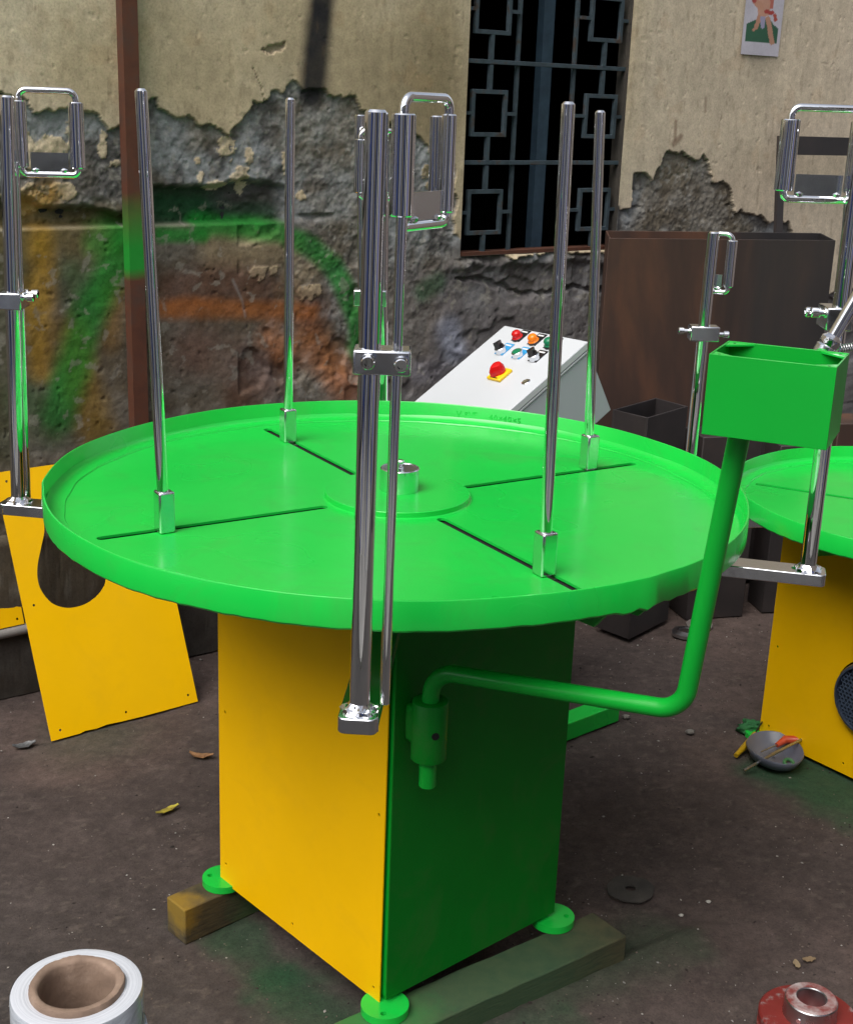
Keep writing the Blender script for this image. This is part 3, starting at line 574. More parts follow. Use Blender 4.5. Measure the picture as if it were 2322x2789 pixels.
    # feet
    for (a,b_) in((-1,-1),(1,-1),(1,1),(-1,1)):
        c0=P(a*(hw-.004),b_*(hd-.004),cz-.0225); d=(ex*a+ey*b_).normalized(); c0=c0+d*.006
        ft=plate('foot_plate',circ(0,0,.041,48),[circ(*(Vector((0,-.028)) if False else ((.026*d.x),(.026*d.y))),.0055,14)],.014,c0,(1,0,0),(0,1,0),green,root)
        m=MB(); m.box(P(a*(hw-.02),b_*(hd-.02),cz-.0045),.028,.028,.009,ex,ey,(0,0,1)); obj('foot_stub',m,GREEN2,root)
    return X,P,ex,ey,disc,zs

M1=thing('rotary_packing_table','large bright green turntable with chrome posts on a cabinet standing on timber beams','machine',(0,0,.0))
rods=[(-.3657,-.2305,-.3848,-.2305,1.5613),(-.2229,.3646,-.2215,.3646,1.5526),(.3637,.227,.3384,.227,1.5513),(.2204,-.379,.2125,-.379,1.5651)]
X,P,ex,ey,disc,zs=turntable(M1,(0,0),0,.6,.93,.0975,.4134,.4948,.539,.146,.531,.127,rods)
# raised lettering on the inside of the far rim
def rimtext(txt,a0,h,parent,adv):
    a=a0
    for ch in txt:
        if ch!=' ':
            c=bpy.data.curves.new('t','FONT'); c.body=ch; c.size=h*1.38; c.extrude=.0009; c.bevel_depth=.0002; c.resolution_u=2; t=bpy.data.objects.new('t',c); C.objects.link(t)
            dg=bpy.context.evaluated_depsgraph_get(); me=bpy.data.meshes.new_from_object(t.evaluated_get(dg)); bpy.data.objects.remove(t); bpy.data.curves.remove(c)
            rad=.5952; vs=[]
            for v in me.vertices:
                aa=a-v.co.x/rad; rr=rad-v.co.z-.0003; vs.append((rr*math.cos(aa),rr*math.sin(aa),.9035+v.co.y))
            pieces=MB(); pieces.add(vs,[tuple(p.vertices) for p in me.polygons]); bpy.data.meshes.remove(me); obj('raised_character',pieces,GREEN,parent,angd=50)
        a-=adv*(.6 if ch in ' .' else 1)/.5952
rimtext('V.&VE',math.radians(78.2),.014,disc,.0105); rimtext('40×40×5',math.radians(71.2),.0125,disc,.0105)
# arms ----------------------------------------------------------------
a1=arm(M1,(-.0397,-.702,.82),(-.0359,-.702,1.5498),(-.008,-.33,.82))
m=MB(); m.cyl((-.0085,-.690,.823),(-.0045,-.690,1.44),.0066,28,.001); obj('sliding_rod',m,CHROME,M1)
clamp(M1,(-.0225,-.698,1.2685),(1,-.02,0),(.067,.042,.029),[((-.016,-.021,.003),(0,-1,.0),.006),((.022,-.021,.001),(0,-1,0),.006)])
fl=frame_loop(M1,(-.0055,-.690),(.0472,-.612),1.5465,.113,.0140,.0092)
m=MB(); m.cyl((.0340,-.597,1.430),(.0330,-.597,1.5440),.0080,28); obj('roller',m,CHROME,fl)
m=MB(); m.tube([(.034,-.597,1.432),(.034,-.597,1.424),(.0472,-.612,1.4215)],.005,12); obj('roller_tie',m,CHROME,fl)
a2=arm(M1,(-.7018,.1391,.82),(-.6830,.1391,1.5409),(-.33,.07,.82))
m=MB(); m.cyl((-.694,.168,.80),(-.6815,.168,1.43),.0066,28,.001); obj('sliding_rod',m,CHROME,M1)
clamp(M1,(-.6915,.146,1.1935),(0.0,1,0),(.060,.040,.030),[((.020,-.010,.006),(1,.05,.0),.006),((.020,.020,.008),(1,.05,0),.006)])
frame_loop(M1,(-.6735,.176),(-.5800,.196),1.533,.112,.0125,.0132)
a3=arm(M1,(.6994,-.1142,.82),(.6990,-.1142,1.535),(.33,-.02,.82),ro=.0135)
m=MB(); m.cyl((.7060,-.100,1.24),(.6950,-.100,1.43),.0075,28,.001); obj('sliding_rod',m,CHROME,M1)
clamp(M1,(.6935,-.108,1.2490),(0,1,0),(.056,.042,.036),[((-.021,-.012,.008),(-1,0,.0),.010),((-.021,.018,.004),(-1,0,0),.010)])
frame_loop(M1,(.5905,-.098),(.7000,-.092),1.5510,.108,.0148,.0135)
a4=arm(M1,(-.040,.695,.82),(-.0545,.695,1.5232),(-.02,.33,.82))
m=MB(); m.cyl((-.0850,.682,.90),(-.0985,.682,1.37),.0066,24,.001); obj('sliding_rod',m,CHROME,M1)
clamp(M1,(-.0725,.690,1.139),(1,0,0),(.072,.040,.036),[((-.018,.020,.0),(0,1,0),.006)])
frame_loop(M1,(-.1000,.680),(-.0250,.700),1.4725,.110,.0125,.0125)
m=MB(); m.cyl((-.1036,.722,1.44),(-.1036,.722,1.5211),.0115,28); obj('roller',m,CHROME,M1)
# swing pipe with open box ---------------------------------------------
nrm=-ey; Q=lambda a,z,o_:P(-.2067+a,-.2474,z)+nrm*o_          # on the green face: a from the front corner
pin=Q(.036,0,.045)
m=MB(); m.lathe([(.0285,.0),(.0285,.098),(.0275,.099),(.0135,.099),(.0135,.0),(.0285,.0)],pin+Vector((0,0,.562)),(0,0,1),40,cap=False); sk=obj('pipe_socket',m,GREEN_SHADED,M1,angd=50)
m=MB(); m.box(Q(.034,.612,.020),.030,.038,.066,ex,ey,(0,0,1)); obj('socket_lug',m,GREEN_SHADED,M1,bevel=.008)
m=MB(); m.lathe([(.0001,-.001),(.0062,-.001),(.0062,.0008),(.0001,.0008)],pin+Vector((0.009,-.0270,.612)),(0.1,-1,0),16); obj('set_screw',m,HOLE,M1)
pts=[pin+Vector((0,0,.512)),pin+Vector((0,0,.712)),Vector((.4076,-.550,.757)),Vector((.4300,-.612,1.185))]
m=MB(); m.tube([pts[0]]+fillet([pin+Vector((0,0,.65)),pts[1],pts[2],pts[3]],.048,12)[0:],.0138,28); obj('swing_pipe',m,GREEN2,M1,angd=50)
bl=Vector((.3705,-.6547,1.1811)); bx=Vector((math.cos(ang(25)),-math.sin(ang(25)),0)); by=Vector((-bx.y,bx.x,0)); W_,D_,H_=.150,.108,.100; t=.0022
m=MB(); up=Vector((0,0,1))
B_=lambda a,b_,c:bl+bx*a+by*b_+up*c
o8=[(0,0),(W_,0),(W_,D_),(0,D_)]; i8=[(t,t),(W_-t,t),(W_-t,D_-t),(t,D_-t)]
m.add([B_(a,b_,c) for a,b_,c in [(*p,0) for p in o8]+[(*p,H_) for p in o8]+[(*p,H_) for p in i8]+[(*p,t) for p in i8]],[(3,2,1,0),(12,13,14,15)]+[q for k in range(4) for q in [(k,(k+1)%4,4+(k+1)%4,4+k),(4+k,4+(k+1)%4,8+(k+1)%4,8+k),(8+k,8+(k+1)%4,12+(k+1)%4,12+k)]])
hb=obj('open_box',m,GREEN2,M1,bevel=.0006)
for (cx,cy,sx_,sy_) in((0,0,1,1),(W_,0,-1,1),(W_,D_,-1,-1),(0,D_,1,-1)):
    g_=.034; tri=[(t,t),(g_,t),(t,g_*.8)]; tri=[(cx+sx_*a,cy+sy_*b_) for a,b_ in tri]; m=MB(); z1,z0=H_-.0012,H_-.0034
    m.add([B_(a,b_,z1) for a,b_ in tri]+[B_(a,b_,z0) for a,b_ in tri],[(0,1,2),(5,4,3),(0,3,4,1),(1,4,5,2),(2,5,3,0)]); obj('corner_tab',m,GREEN,hb)
    m=MB(); m.lathe([(.0001,0),(.0018,0),(.0018,.0003),(.0001,.0003)],B_(cx+sx_*.010,cy+sy_*.009,z1),(0,0,1),10); obj('tab_hole',m,HOLE,hb)
# motor fan cover showing behind the left corner
mc=P(-.055,.2474,.553); m=MB(); m.lathe([(.055,-.01),(.062,.03),(.064,.085),(.058,.098),(.030,.104)],mc-ey*.0,ey,40); obj('motor_cover',m,TEALG,M1)

# second machine ------------------------------------------------------
M2=thing('rotary_packing_table','smaller green turntable with round fan grille in its yellow panel, at the right edge','machine',(1.265,.80,0))
r2=.36
rods2=[]
X2,P2,ex2,ey2,disc2,zs2=turntable(M2,(1.262,.792),math.radians(-4.5),.46,.70,.0245,.4134,.4948,1.18,.13,.40,.115,[(-.20,-.10,-.205,-.10,.86)] if False else [],detail=False,cab_ctr=(.012,.03),holes=[(.025,.02),(.03,.45),(.022,.24),(.255,.015),(.44,.02)])
a5=arm(M2,(.664,.70,.655),(.6683,.70,1.305),(.98,.75,.655),zb=.655,weld=False)
m=MB(); m.cyl((.664,.728,.70),(.674,.728,1.19),.006,20); obj('sliding_rod',m,CHROME,M2)
clamp(M2,(.668,.705,1.083),(1,0,0),(.064,.040,.033),[((-.032,0,.003),(-1,0,0),.012),((.032,0,-.002),(1,0,0),.012)])
frame_loop(M2,(.674,.725),(.7135,.712),1.287,.102,.009,.0115,up=.012)
# slanted handle rod with elbow and spring fixed behind the open box
m=MB(); m.cyl((.505,-.556,1.236),(.562,-.500,1.262),.0100,24); hp=obj('handle_stub',m,GREEN2,M1)
m=MB(); m.cyl((.549,-.500,1.238),(.5625,-.500,1.270),.0150,28); obj('elbow_collar',m,CHROMEB,hp)
m=MB(); m.lathe([(.001,-.016),(.011,-.013),(.0145,-.004),(.0145,.003),(.009,.009)],(.5655,-.500,1.275),(.42,0,.9),24); obj('elbow_joint',m,WELD,hp)
m=MB(); m.cyl((.567,-.500,1.278),(.622,-.500,1.400),.0088,28); obj('handle_rod',m,CHROME,M1)
m=MB(); sp=[]
for k in range(16*10):
    a=2*math.pi*k/10; sp.append((.577+.0032*k/10,-.505+.005*math.cos(a),1.266+.0007*k/10+.005*math.sin(a)))
m.tube(sp,.0010,6); obj('coil_spring',m,STEEL,hp,angd=60)
# fan guard in the hole of the yellow panel
fo=P2(-.2067-.004,.2474,.0245)-ey2*.305+Vector((0,0,.205)); fn=-ex2
m=MB(); m.lathe([(.093,-.03),(.093,.010),(.089,.022),(.083,.024),(.083,.018),(.083,-.03)],fo,fn,56); fg=obj('fan_cover',m,plain('fan_blue_grey',(58,68,84),.4),M2)
m=MB(); m.lathe([(.0001,-.02),(.083,-.02)],fo,fn,40,cap=False); obj('fan_backing',m,HOLE,fg)
m=MB(); r0=.0062; uu=-ey2; vv=Vector((0,0,1))
for i in range(-9,10):
    for j in range(-9,10):
        cx=(i+.5*(j%2))*r0*1.78; cy=j*r0*1.55
        if cx*cx+cy*cy<.079**2:
            c0=fo+uu*cx+vv*cy+fn*(.018+.004*(1-(cx*cx+cy*cy)/.0062)); v=[];f=[]
            for rr,dd in((r0*1.03,0),(r0*.66,0),(r0*.66,-.003)):
                for k in range(6): a=math.pi/6+k*math.pi/3; v.append(c0+uu*(rr*math.cos(a))+vv*(rr*math.sin(a))+fn*dd)
            for l in(0,1):
                for k in range(6): f.append((l*6+k,l*6+(k+1)%6,(l+1)*6+(k+1)%6,(l+1)*6+k))
            m.add(v,f)
tag(obj('honeycomb_guard',m,plain('guard_blue_grey',(62,74,92),.35),M2),kind='stuff')

# ================================================================== control box
a_=Vector((.6131,-.7896,.0227));b_v=Vector((-.6785,-.5411,-.4969));c_=a_.cross(b_v).normalized(); b_v=c_.cross(a_).normalized(); R0=Vector((.4562,1.016,1.0018))
CB=thing('control_box','pale grey tilted control box with coloured buttons behind the big disc','control box',(.2,.85,.62))
LW,LH,LD=.307,.42,.182
K=lambda a,b_,c:R0-a_*a+b_v*b_+c_*c      # a leftwards from the right edge, b down the lid, c into the box
m=MB(); m.box(K(LW/2,LH/2,.028+LD/2),LW-.008,LH-.008,LD,a_,b_v,c_); obj('enclosure',m,MGREY,CB,bevel=.002)
m=MB(); m.box(K(LW/2,LH/2,.0235),LW-.002,LH-.002,.005,a_,b_v,c_); obj('door_flange',m,LGREY,CB,bevel=.001)
m=MB(); m.box(K(LW/2,LH/2,.0095),LW,LH,.019,a_,b_v,c_); obj('door',m,LGREY,CB,bevel=.0025)
m=MB(); m.box(K(LW/2,LH+.004,.10),.05,.02,.02,a_,b_v,c_); obj('cable_gland',m,BKP,CB)
out=-c_
def tagplate(par,a,b_,mat,w_=.030,h_=.048,sh=.012):
    m=MB(); m.box(K(a-.0,b_-sh,-.001),w_,h_,.002,a_,b_v,c_); o_=obj('legend_plate',m,mat,par,bevel=.0005)
    m=MB(); m.box(K(a,b_-sh-h_*.32,-.0023),w_*.7,.005,.0006,a_,b_v,c_); return o_,m
def lamp(a,b_,mat):
    m=MB(); m.lathe([(.0145,0),(.0145,.006),(.012,.007),(.0125,.016),(.009,.021),(.0001,.0225)],K(a,b_,-.0015),out,28); l=obj('indicator_lamp',m,mat,CB,angd=50)
    m=MB(); m.lathe([(.0155,0),(.0155,.0035),(.0146,.0045)],K(a,b_,-.001),out,28); obj('bezel',m,BKP,l)
    p,m2=tagplate(l,a,b_,BKP); obj('legend_print',m2,WHP,l)
lamp(.2154,.040,REDP); lamp(.1530,.042,ORP); lamp(.0925,.044,GRP)
def selector(a,b_,lab):
    m=MB(); m.lathe([(.0145,0),(.0145,.013),(.0130,.0145)],K(a,b_,-.0015),out,28); l=obj('selector_switch',m,CHROMEB,CB)
    m=MB(); p=K(a,b_,-.016); m.lathe([(.0125,0),(.0120,.004),(.0001,.0045)],p,out,24); obj('knob_base',m,BKP,l); m=MB(); d=(b_v*-.9+a_*-.45).normalized(); e=d.cross(out).normalized()
    z=[p+d*.0165+e*.002,p+d*.0165-e*.002,p-d*.012-e*.007,p-d*.012+e*.007]; m.add([q+out*.003 for q in z]+[q*1+out*(.020 if i>1 else .011) for i,q in enumerate(z)],[(3,2,1,0),(4,5,6,7),(0,1,5,4),(1,2,6,5),(2,3,7,6),(3,0,4,7)]); obj('selector_knob',m,BKP,l)
    p,m2=tagplate(l,a,b_,lab); obj('legend_print',m2,WHP,l)
selector(.218,.101,BLP); selector(.0935,.101,BKP)
m=MB(); m.lathe([(.0145,0),(.0145,.012),(.0130,.0135),(.0118,.0135)],K(.1535,.102,-.0015),out,28); l=obj('push_button',m,CHROMEB,CB)
m=MB(); m.lathe([(.0118,.0),(.0116,.0125),(.0001,.0132)],K(.1535,.102,-.0025),out,24); obj('button_cap',m,GRP,l); p,m2=tagplate(l,.1535,.102,BLP); obj('legend_print',m2,WHP,l)
m=MB(); m.box(K(.140,.184,-.004),.048,.048,.008,a_,b_v,c_); ms=obj('main_switch',m,YLP,CB,bevel=.002)
d=(b_v*.75+a_*-.15).normalized(); p=K(.142,.181,-.008); m=MB(); e=d.cross(out).normalized(); v=[];f=[];n=20
for j,(sc_,hh) in enumerate([(1,0),(1.0,.014),(.72,.024),(.3,.0265)]):
    for k in range(n):
        t_=2*math.pi*k/n; r_=.0175 if math.cos(t_)<0 else .0175; x_=math.cos(t_)*r_*(1.45 if math.cos(t_)>0 else 1); y_=math.sin(t_)*r_*(1-.45*max(0,math.cos(t_))); v.append(p+d*x_*sc_+e*y_*sc_+out*hh)
for j in range(3):
    for k in range(n): f.append((j*n+k,j*n+(k+1)%n,(j+1)*n+(k+1)%n,(j+1)*n+k))
f.append(tuple(3*n+k for k in range(n))); m.add(v,f); obj('switch_knob',m,REDP,ms,angd=40)
m=MB(); m.box(K(.140,.2035,-.0083),.026,.004,.0006,a_,b_v,c_); obj('switch_print',m,BKP,ms)
m=MB(); m.lathe([(.0115,0),(.0115,.002),(.0095,.003),(.003,.002)],K(.043,.186,0),out,24); obj('door_lock',m,CHROME,CB)
# its stand
m=MB(); m.box((.43,1.17,.394),.10,.10,.788,(1,0,0),(0,1,0),(0,0,1)); tag(obj('timber_prop',m,WOODM,bevel=.003),'square timber propping up the back of the tilted grey control box','prop')
m=MB(); m.box((.215,1.00,.30),.24,.24,.60,(.79,.61,0),(-.61,.79,0),(0,0,1)); tag(obj('steel_crate',m,DARKST,bevel=.003),'dark steel crate under the tilted grey control box','crate')

# ================================================================== tanks and steel along the wall
def opentank(name,label,c4,z0,z1,mat,t=.006,cat='tank'):
    o_=thing(name,label,cat,(sum(p[0] for p in c4)/4,sum(p[1] for p in c4)/4,z0))
    for i in range(4):
        a=Vector((*c4[i],0));b_=Vector((*c4[(i+1)%4],0)); d=(b_-a).normalized(); n_=Vector((d.y,-d.x,0)); m=MB()
        L_=(b_-a).length; nx=max(2,int(L_/.04)); 
        off=t*.5 if i%2 else 0
        aa=a+d*(t if i%2 else 0); bb=b_-d*(t if i%2 else 0)
        m.box((aa+bb)/2-n_*t/2+Vector((0,0,(z0+z1)/2)),(bb-aa).length,t,z1-z0,d,n_,(0,0,1)); obj('side_sheet',m,mat,o_,bevel=.001)
    m=MB(); m.add([Vector((*p,z0+.02)) for p in c4],[(0,1,2,3)]); obj('bottom_sheet',m,mat,o_)
    return o_
tk=opentank('rusty_tank','tall rusty brown open steel tank against the wall below the window','',0,1,RUST) if False else None
TA=Vector((.625,1.930));td=Vector((.972,.235)).normalized();tn=Vector((.10,.995))
c4=[TA,TA+td*.78,TA+td*.78+tn*.25,TA+tn*.25]
RT,nt_,bs_=newmat('tank_rust'); v_=coord(nt_); g1_=noise(nt_,2.6,8,.6,coord(nt_,(1.3,1.3,.35)),.3); r1_=ramp(nt_,g1_.outputs[0],[(.3,L((46,36,33))),(.44,L((66,47,39))),(.56,L((90,60,44))),(.70,L((58,46,42)))]); r2_=ramp(nt_,g1_.outputs[0],[(.35,L((36,34,36))),(.52,L((48,43,42))),(.65,L((60,49,44)))])
sp_=N(nt_,'ShaderNodeSeparateXYZ'); nt_.links.new(v_,sp_.inputs[0]); mr=N(nt_,'ShaderNodeMapRange'); mr.inputs['From Min'].default_value=-.03; mr.inputs['From Max'].default_value=.12; nt_.links.new(sp_.outputs[0],mr.inputs[0]); nt_.links.new(mix(nt_,mr.outputs[0],r1_,r2_),bs_.inputs['Base Color']); bs_.inputs['Roughness'].default_value=.6; bump(nt_,bs_,noise(nt_,30,6,.7,v_).outputs[0],.15,.002)
opentank('rusty_tank','tall rusty brown open-topped steel tank against the wall, right of the control box',c4,.01,1.165,RT)
opentank('steel_bin','narrow dark open steel bin in front of the rusty tank, beside the control box',[(.714,1.511),(.864,1.684),(.785,1.79),(.625,1.605)],.01,.70,DARKST,cat='bin')
for i,(x,y,w_,d,h,r_,lab) in enumerate([(1.005,1.80,.20,.14,.60,.25,'dark upright steel box at the foot of the rusty tank, near the steel bin'),(1.245,1.86,.13,.12,.56,.15,'dark narrow steel channel standing beside the right table, left one'),(1.47,1.95,.20,.14,.62,.2,'grey steel box standing behind the right turntable')]):
    m=MB(); c=math.cos(r_);s_=math.sin(r_); m.box((x,y,h/2),w_,d,h,(c,s_,0),(-s_,c,0),(0,0,1)); tag(obj('steel_box',m,DARKST if i!=2 else RT,bevel=.003),lab,'steel box')
# dark steel frame leaning behind the tank
fr=thing('leaning_rack','dark flat-bar steel frame leaning on the wall behind the rusty tank','rack',tuple(W3(2.9,0,.1)))
for a,b_,w_ in [((2.725,1.475),(2.722,0.0),.036),((3.42,1.48),(3.42,0.0),.036)]:
    m=MB(); m.bar(W3(*a,.10),W3(a[0],b_[1],.24),.034,.012,WO); obj('leg',m,DARKST,fr)
m=MB(); m.bar(W3(2.745,1.444,.10),W3(3.40,1.440,.10),.012,.062); obj('crossbar',m,DARKST,fr)

# ================================================================== yellow cover sheets at the left
BL=Vector((-.8396,.7679,.002)); pex=Vector((.7927,.6096,0)).normalized(); pey=Vector((-.2455,.3192,.9153)); pey=(pey-pex*pey.dot(pex)).normalized()
hole=[(.125,.640),(.105,.600),(.099,.553),(.095,.519),(.080,.484),(.0605,.440),(.0522,.405),(.0545,.373),(.0725,.338),(.099,.320),(.1277,.3135),(.165,.317),(.200,.333),(.2260,.360),(.2330,.400),(.226,.440),(.205,.480),(.192,.519),(.189,.553),(.183,.600),(.165,.640),(.145,.648)]
def smoothp(p,k=4):
    q=[];n=len(p)
    for i in range(n):
        a,b_,c,d=[Vector(p[(i+j)%n]) for j in(-1,0,1,2)]
        for t_ in range(k):
            t=t_/k; q.append(tuple(.5*((2*b_)+(c-a)*t+(2*a-5*b_+4*c-d)*t*t+(3*b_-a-3*c+d)*t**3)))
    return q
M3=plate('yellow_cover_sheet',[(0,0),(.075,.0),(.09,.003),(.12,.001),(.15,.004),(.19,.0015),(.25,0),(.4093,0),(.411,.6828),(0,.6828)],[smoothp(hole)]+[circ(a,b_,.0034,12) for a,b_ in [(.0276,.0212),(.2065,.022),(.3857,.023),(.0285,.3395),(.0263,.6575),(.385,.34),(.385,.66)]],.0022,BL,pex,pey,YELLOW,None)
tag(M3,'bright yellow metal sheet with a rounded cutout, leaning on the wall left of the table','cover sheet','yellow cover sheets leaning at the left')
B2=Vector((-.967,1.030,.206)); e2=Vector((.79,.61,0)).normalized(); y2=Vector((-.35,.14,.93)); y2=(y2-e2*y2.dot(e2)).normalized()
M4=plate('yellow_cover_sheet',[(-.41,0),(0,0),(0,.60),(-.41,.60)],[circ(-.016,.016,.0034,12),circ(-.39,.02,.0034,12)],.0022,B2,e2,y2,YELLOW,None)
tag(M4,'second yellow metal sheet at the left edge, resting on a grey pipe','cover sheet','yellow cover sheets leaning at the left')
m=MB(); m.cyl((-1.55,.60,.190),(-.935,1.058,.190),.014,24); tag(obj('grey_pipe',m,plain('dusty_grey_paint',(140,136,132),.6)),'grey steel pipe lying under the second yellow sheet at the left edge','pipe')
m=MB(); m.box((-1.30,.78,.087),.30,.10,.176,(.80,.60,0),(-.60,.80,0),(0,0,1)); tag(obj('steel_channel',m,DARKST,bevel=.003),'dark steel block carrying the grey pipe beyond the left edge','steel channel')

# ================================================================== timber under the main machine
def woodmat(n,spots):
    m,nt,bs=newmat(n); v=coord(nt); g=noise(nt,9,8,.6,coord(nt,(3,3,26)),.2); c=ramp(nt,g.outputs[0],[(.3,L((58,50,36))),(.6,L((84,74,50))),(.8,L((66,58,42)))])
    for (x,y,z,r_,col,k) in spots:
        d=N(nt,'ShaderNodeVectorMath',operation='DISTANCE'); nt.links.new(v,d.inputs[0]); d.inputs[1].default_value=(x,y,z)
        ns=N(nt,'ShaderNodeMath',operation='MULTIPLY_ADD'); nt.links.new(noise(nt,30,4,.6,v).outputs[0],ns.inputs[0]); ns.inputs[1].default_value=.08; nt.links.new(d.outputs['Value'],ns.inputs[2])
        mr=N(nt,'ShaderNodeMapRange'); mr.inputs['From Min'].default_value=r_+.04; mr.inputs['From Max'].default_value=r_*.35+.04; mr.inputs['To Max'].default_value=k; nt.links.new(ns.outputs[0],mr.inputs[0]); c=mix(nt,mr.outputs[0],c,tuple(L(col)))
    nt.links.new(c,bs.inputs['Base Color']); bs.inputs['Roughness'].default_value=.85; bump(nt,bs,g.outputs[0],.5,.002); return m
al=.7109; ux=Vector((math.cos(al),math.sin(al),0)); uy=Vector((-ux.y,ux.x,0))
def beam(name,a,b_,w_,h,mat,label,grp):
    a=Vector(a);b_=Vector(b_); d=(b_-a).normalized(); s_=Vector((-d.y,d.x,0)); v=[];f=[]; n=14
    for i in range(n+1):
        c=a.lerp(b_,i/n); j=lambda q:(_lat[i*3+q,77]-.5)*.003
        v+=[c-s_*(w_/2+j(0))+Vector((0,0,.0)),c+s_*(w_/2+j(1)),c+s_*(w_/2+j(2))+Vector((0,0,h+j(3)*.3)),c-s_*(w_/2+j(4))+Vector((0,0,h+j(5)*.3))]
    for i in range(n):
        for k in range(4): f.append((i*4+k,i*4+(k+1)%4,i*4+4+(k+1)%4,i*4+4+k))
    f+=[(3,2,1,0),tuple(n*4+k for k in range(4))]; m=MB(); m.add(v,f); return tag(obj(name,m,mat,bevel=.003),label,'timber beam',grp)
g_='timber beams under the big machine'
beam('timber_beam',(-.400,-.022,-.002),(.14,.47,-.002),.062,.0755,woodmat('timber_left',[(-.03,-.05,.05,.22,(40,120,62),.8),(-.27,-.25,.06,.06,(140,112,30),.8)]),'timber block with yellow paint on its end, under the left foot of the big machine',g_)
beam('timber_beam',(-.055,-.395,-.002),(.428,-.053,-.002),.092,.0755,woodmat('timber_right',[(.0,.02,.05,.34,(42,88,58),.6),(-.2,-.15,.06,.15,(30,130,56),.6)]),'long green-stained timber beam under the front and right feet of the big machine',g_)
m=MB(); m.bar((.36,.80,.028),(.585,.985,.028),.055,.05); tag(obj('green_block',m,GREEN,bevel=.003),'short bright green block lying on the ground behind the big machine','block')

# ================================================================== things on the ground
# film roll
RC=Vector((-.377,-.841,0)); FR=thing('film_roll','roll of clear white stretch film with brown cardboard core in the lower left corner','film roll',tuple(RC))
FILM,nt_,bs_=newmat('stretch_film'); v_=coord(nt_,(1,1,14)); nn=noise(nt_,9,6,.6,v_,.4); nt_.links.new(ramp(nt_,nn.outputs[0],[(.3,L((176,184,194))),(.7,L((208,214,222)))]),bs_.inputs['Base Color']); bs_.inputs['Roughness'].default_value=.22; bs_.inputs['Coat Weight'].default_value=.3; bs_.inputs['Coat Roughness'].default_value=.12; bump(nt_,bs_,noise(nt_,16,5,.6,coord(nt_,(1,1,2.5)),1.2).outputs[0],.5,.006)
bs_.inputs['Subsurface Weight'].default_value=.25; bs_.inputs['Subsurface Radius'].default_value=(.02,.02,.02)
FILMT,nt_,bs_=newmat('film_end_layers'); v_=coord(nt_); sepx=N(nt_,'ShaderNodeVectorMath',operation='MULTIPLY'); sepx.inputs[1].default_value=(1,1,0); nt_.links.new(v_,sepx.inputs[0]); ln=N(nt_,'ShaderNodeVectorMath',operation='LENGTH'); nt_.links.new(sepx.outputs[0],ln.inputs[0])
nz=noise(nt_,1,3,.7); nz.noise_dimensions='1D'; nt_.links.new(ln.outputs['Value'],nz.inputs['W']); nz.inputs['Scale'].default_value=420
nt_.links.new(ramp(nt_,nz.outputs[0],[(.3,L((176,180,188))),(.7,L((206,209,216)))]),bs_.inputs['Base Color']); bs_.inputs['Roughness'].default_value=.35; bump(nt_,bs_,nz.outputs[0],.3,.001,bump(nt_,None,noise(nt_,22,4,.6,v_).outputs[0],.5,.003))
m=MB(); v=[];f=[]; n=96; hs_=[0,.06,.12,.18,.24,.30,.36,.42,.47,.492,.4985]
for j,h in enumerate(hs_):
    for k in range(n):
        a=2*math.pi*k/n; r_=.0805+.0006*math.sin(5*a+h*22)+.0005*math.sin(9*a-h*40)-(0 if j<10 else .0015); v.append(RC+Vector((r_*math.cos(a),r_*math.sin(a),h)))
for j in range(len(hs_)-1):
    for k in range(n): f.append((j*n+k,j*n+(k+1)%n,(j+1)*n+(k+1)%n,(j+1)*n+k))
m.add(v,f); obj('film_wrap',m,FILM,FR,angd=50)
m=MB(); m.lathe([(.0790,.4985),(.073,.5000),(.0600,.4990),(.0575,.4985)],RC,(0,0,1),96,cap=False); obj('film_end',m,FILMT,FR)
CORE=rough('cardboard_core',[(.3,(112,92,78)),(.55,(140,118,102)),(.75,(164,142,126))],16,.8,.5,.002)
m=MB(); v=[];f=[]; 
prof=[(.0575,.496),(.0578,.5030),(.0562,.5062),(.0522,.5068),(.0480,.5055),(.0462,.5020),(.0458,.49),(.0456,.30),(.0456,.0)]
for j,(r,h) in enumerate(prof):
    for k in range(n):
        a=2*math.pi*k/n; w_=(_lat[k*5%512,9]-.5)*.0007+.0006*math.sin(3*a+j*.4)+.0004*math.sin(8*a) if 0<j<6 else 0; d=-.004*math.exp(-((a-1.9)/.25)**2)-.003*math.exp(-((a-.9)/.2)**2) if 2<j<7 else 0; v.append(RC+Vector(((r+w_+d)*math.cos(a),(r+w_+d)*math.sin(a),h+w_*.7)))
for j in range(len(prof)-1):
    for k in range(n): f.append((j*n+k,j*n+(k+1)%n,(j+1)*n+(k+1)%n,(j+1)*n+k))
m.add(v,f); obj('cardboard_core',m,CORE,FR,angd=50)
m=MB(); v=[];f=[]; 
for i in range(9):
    for j in range(7):
        z=.33+.02*i; o_=.0808+.0035*j*(.4+.6*math.sin(i*.55+.4)); a=math.radians(-2)+.03*j*math.sin(i*1.3)+.02*math.sin(j*2+i)
        v.append(RC+Vector((o_*math.cos(a),o_*math.sin(a),z+.004*math.sin(j*3+i))))
for i in range(8):
    for j in range(6): f.append((i*7+j,i*7+j+1,i*7+8+j,i*7+7+j))
m.add(v,f); obj('loose_film_tail',m,FILM,FR,angd=60)
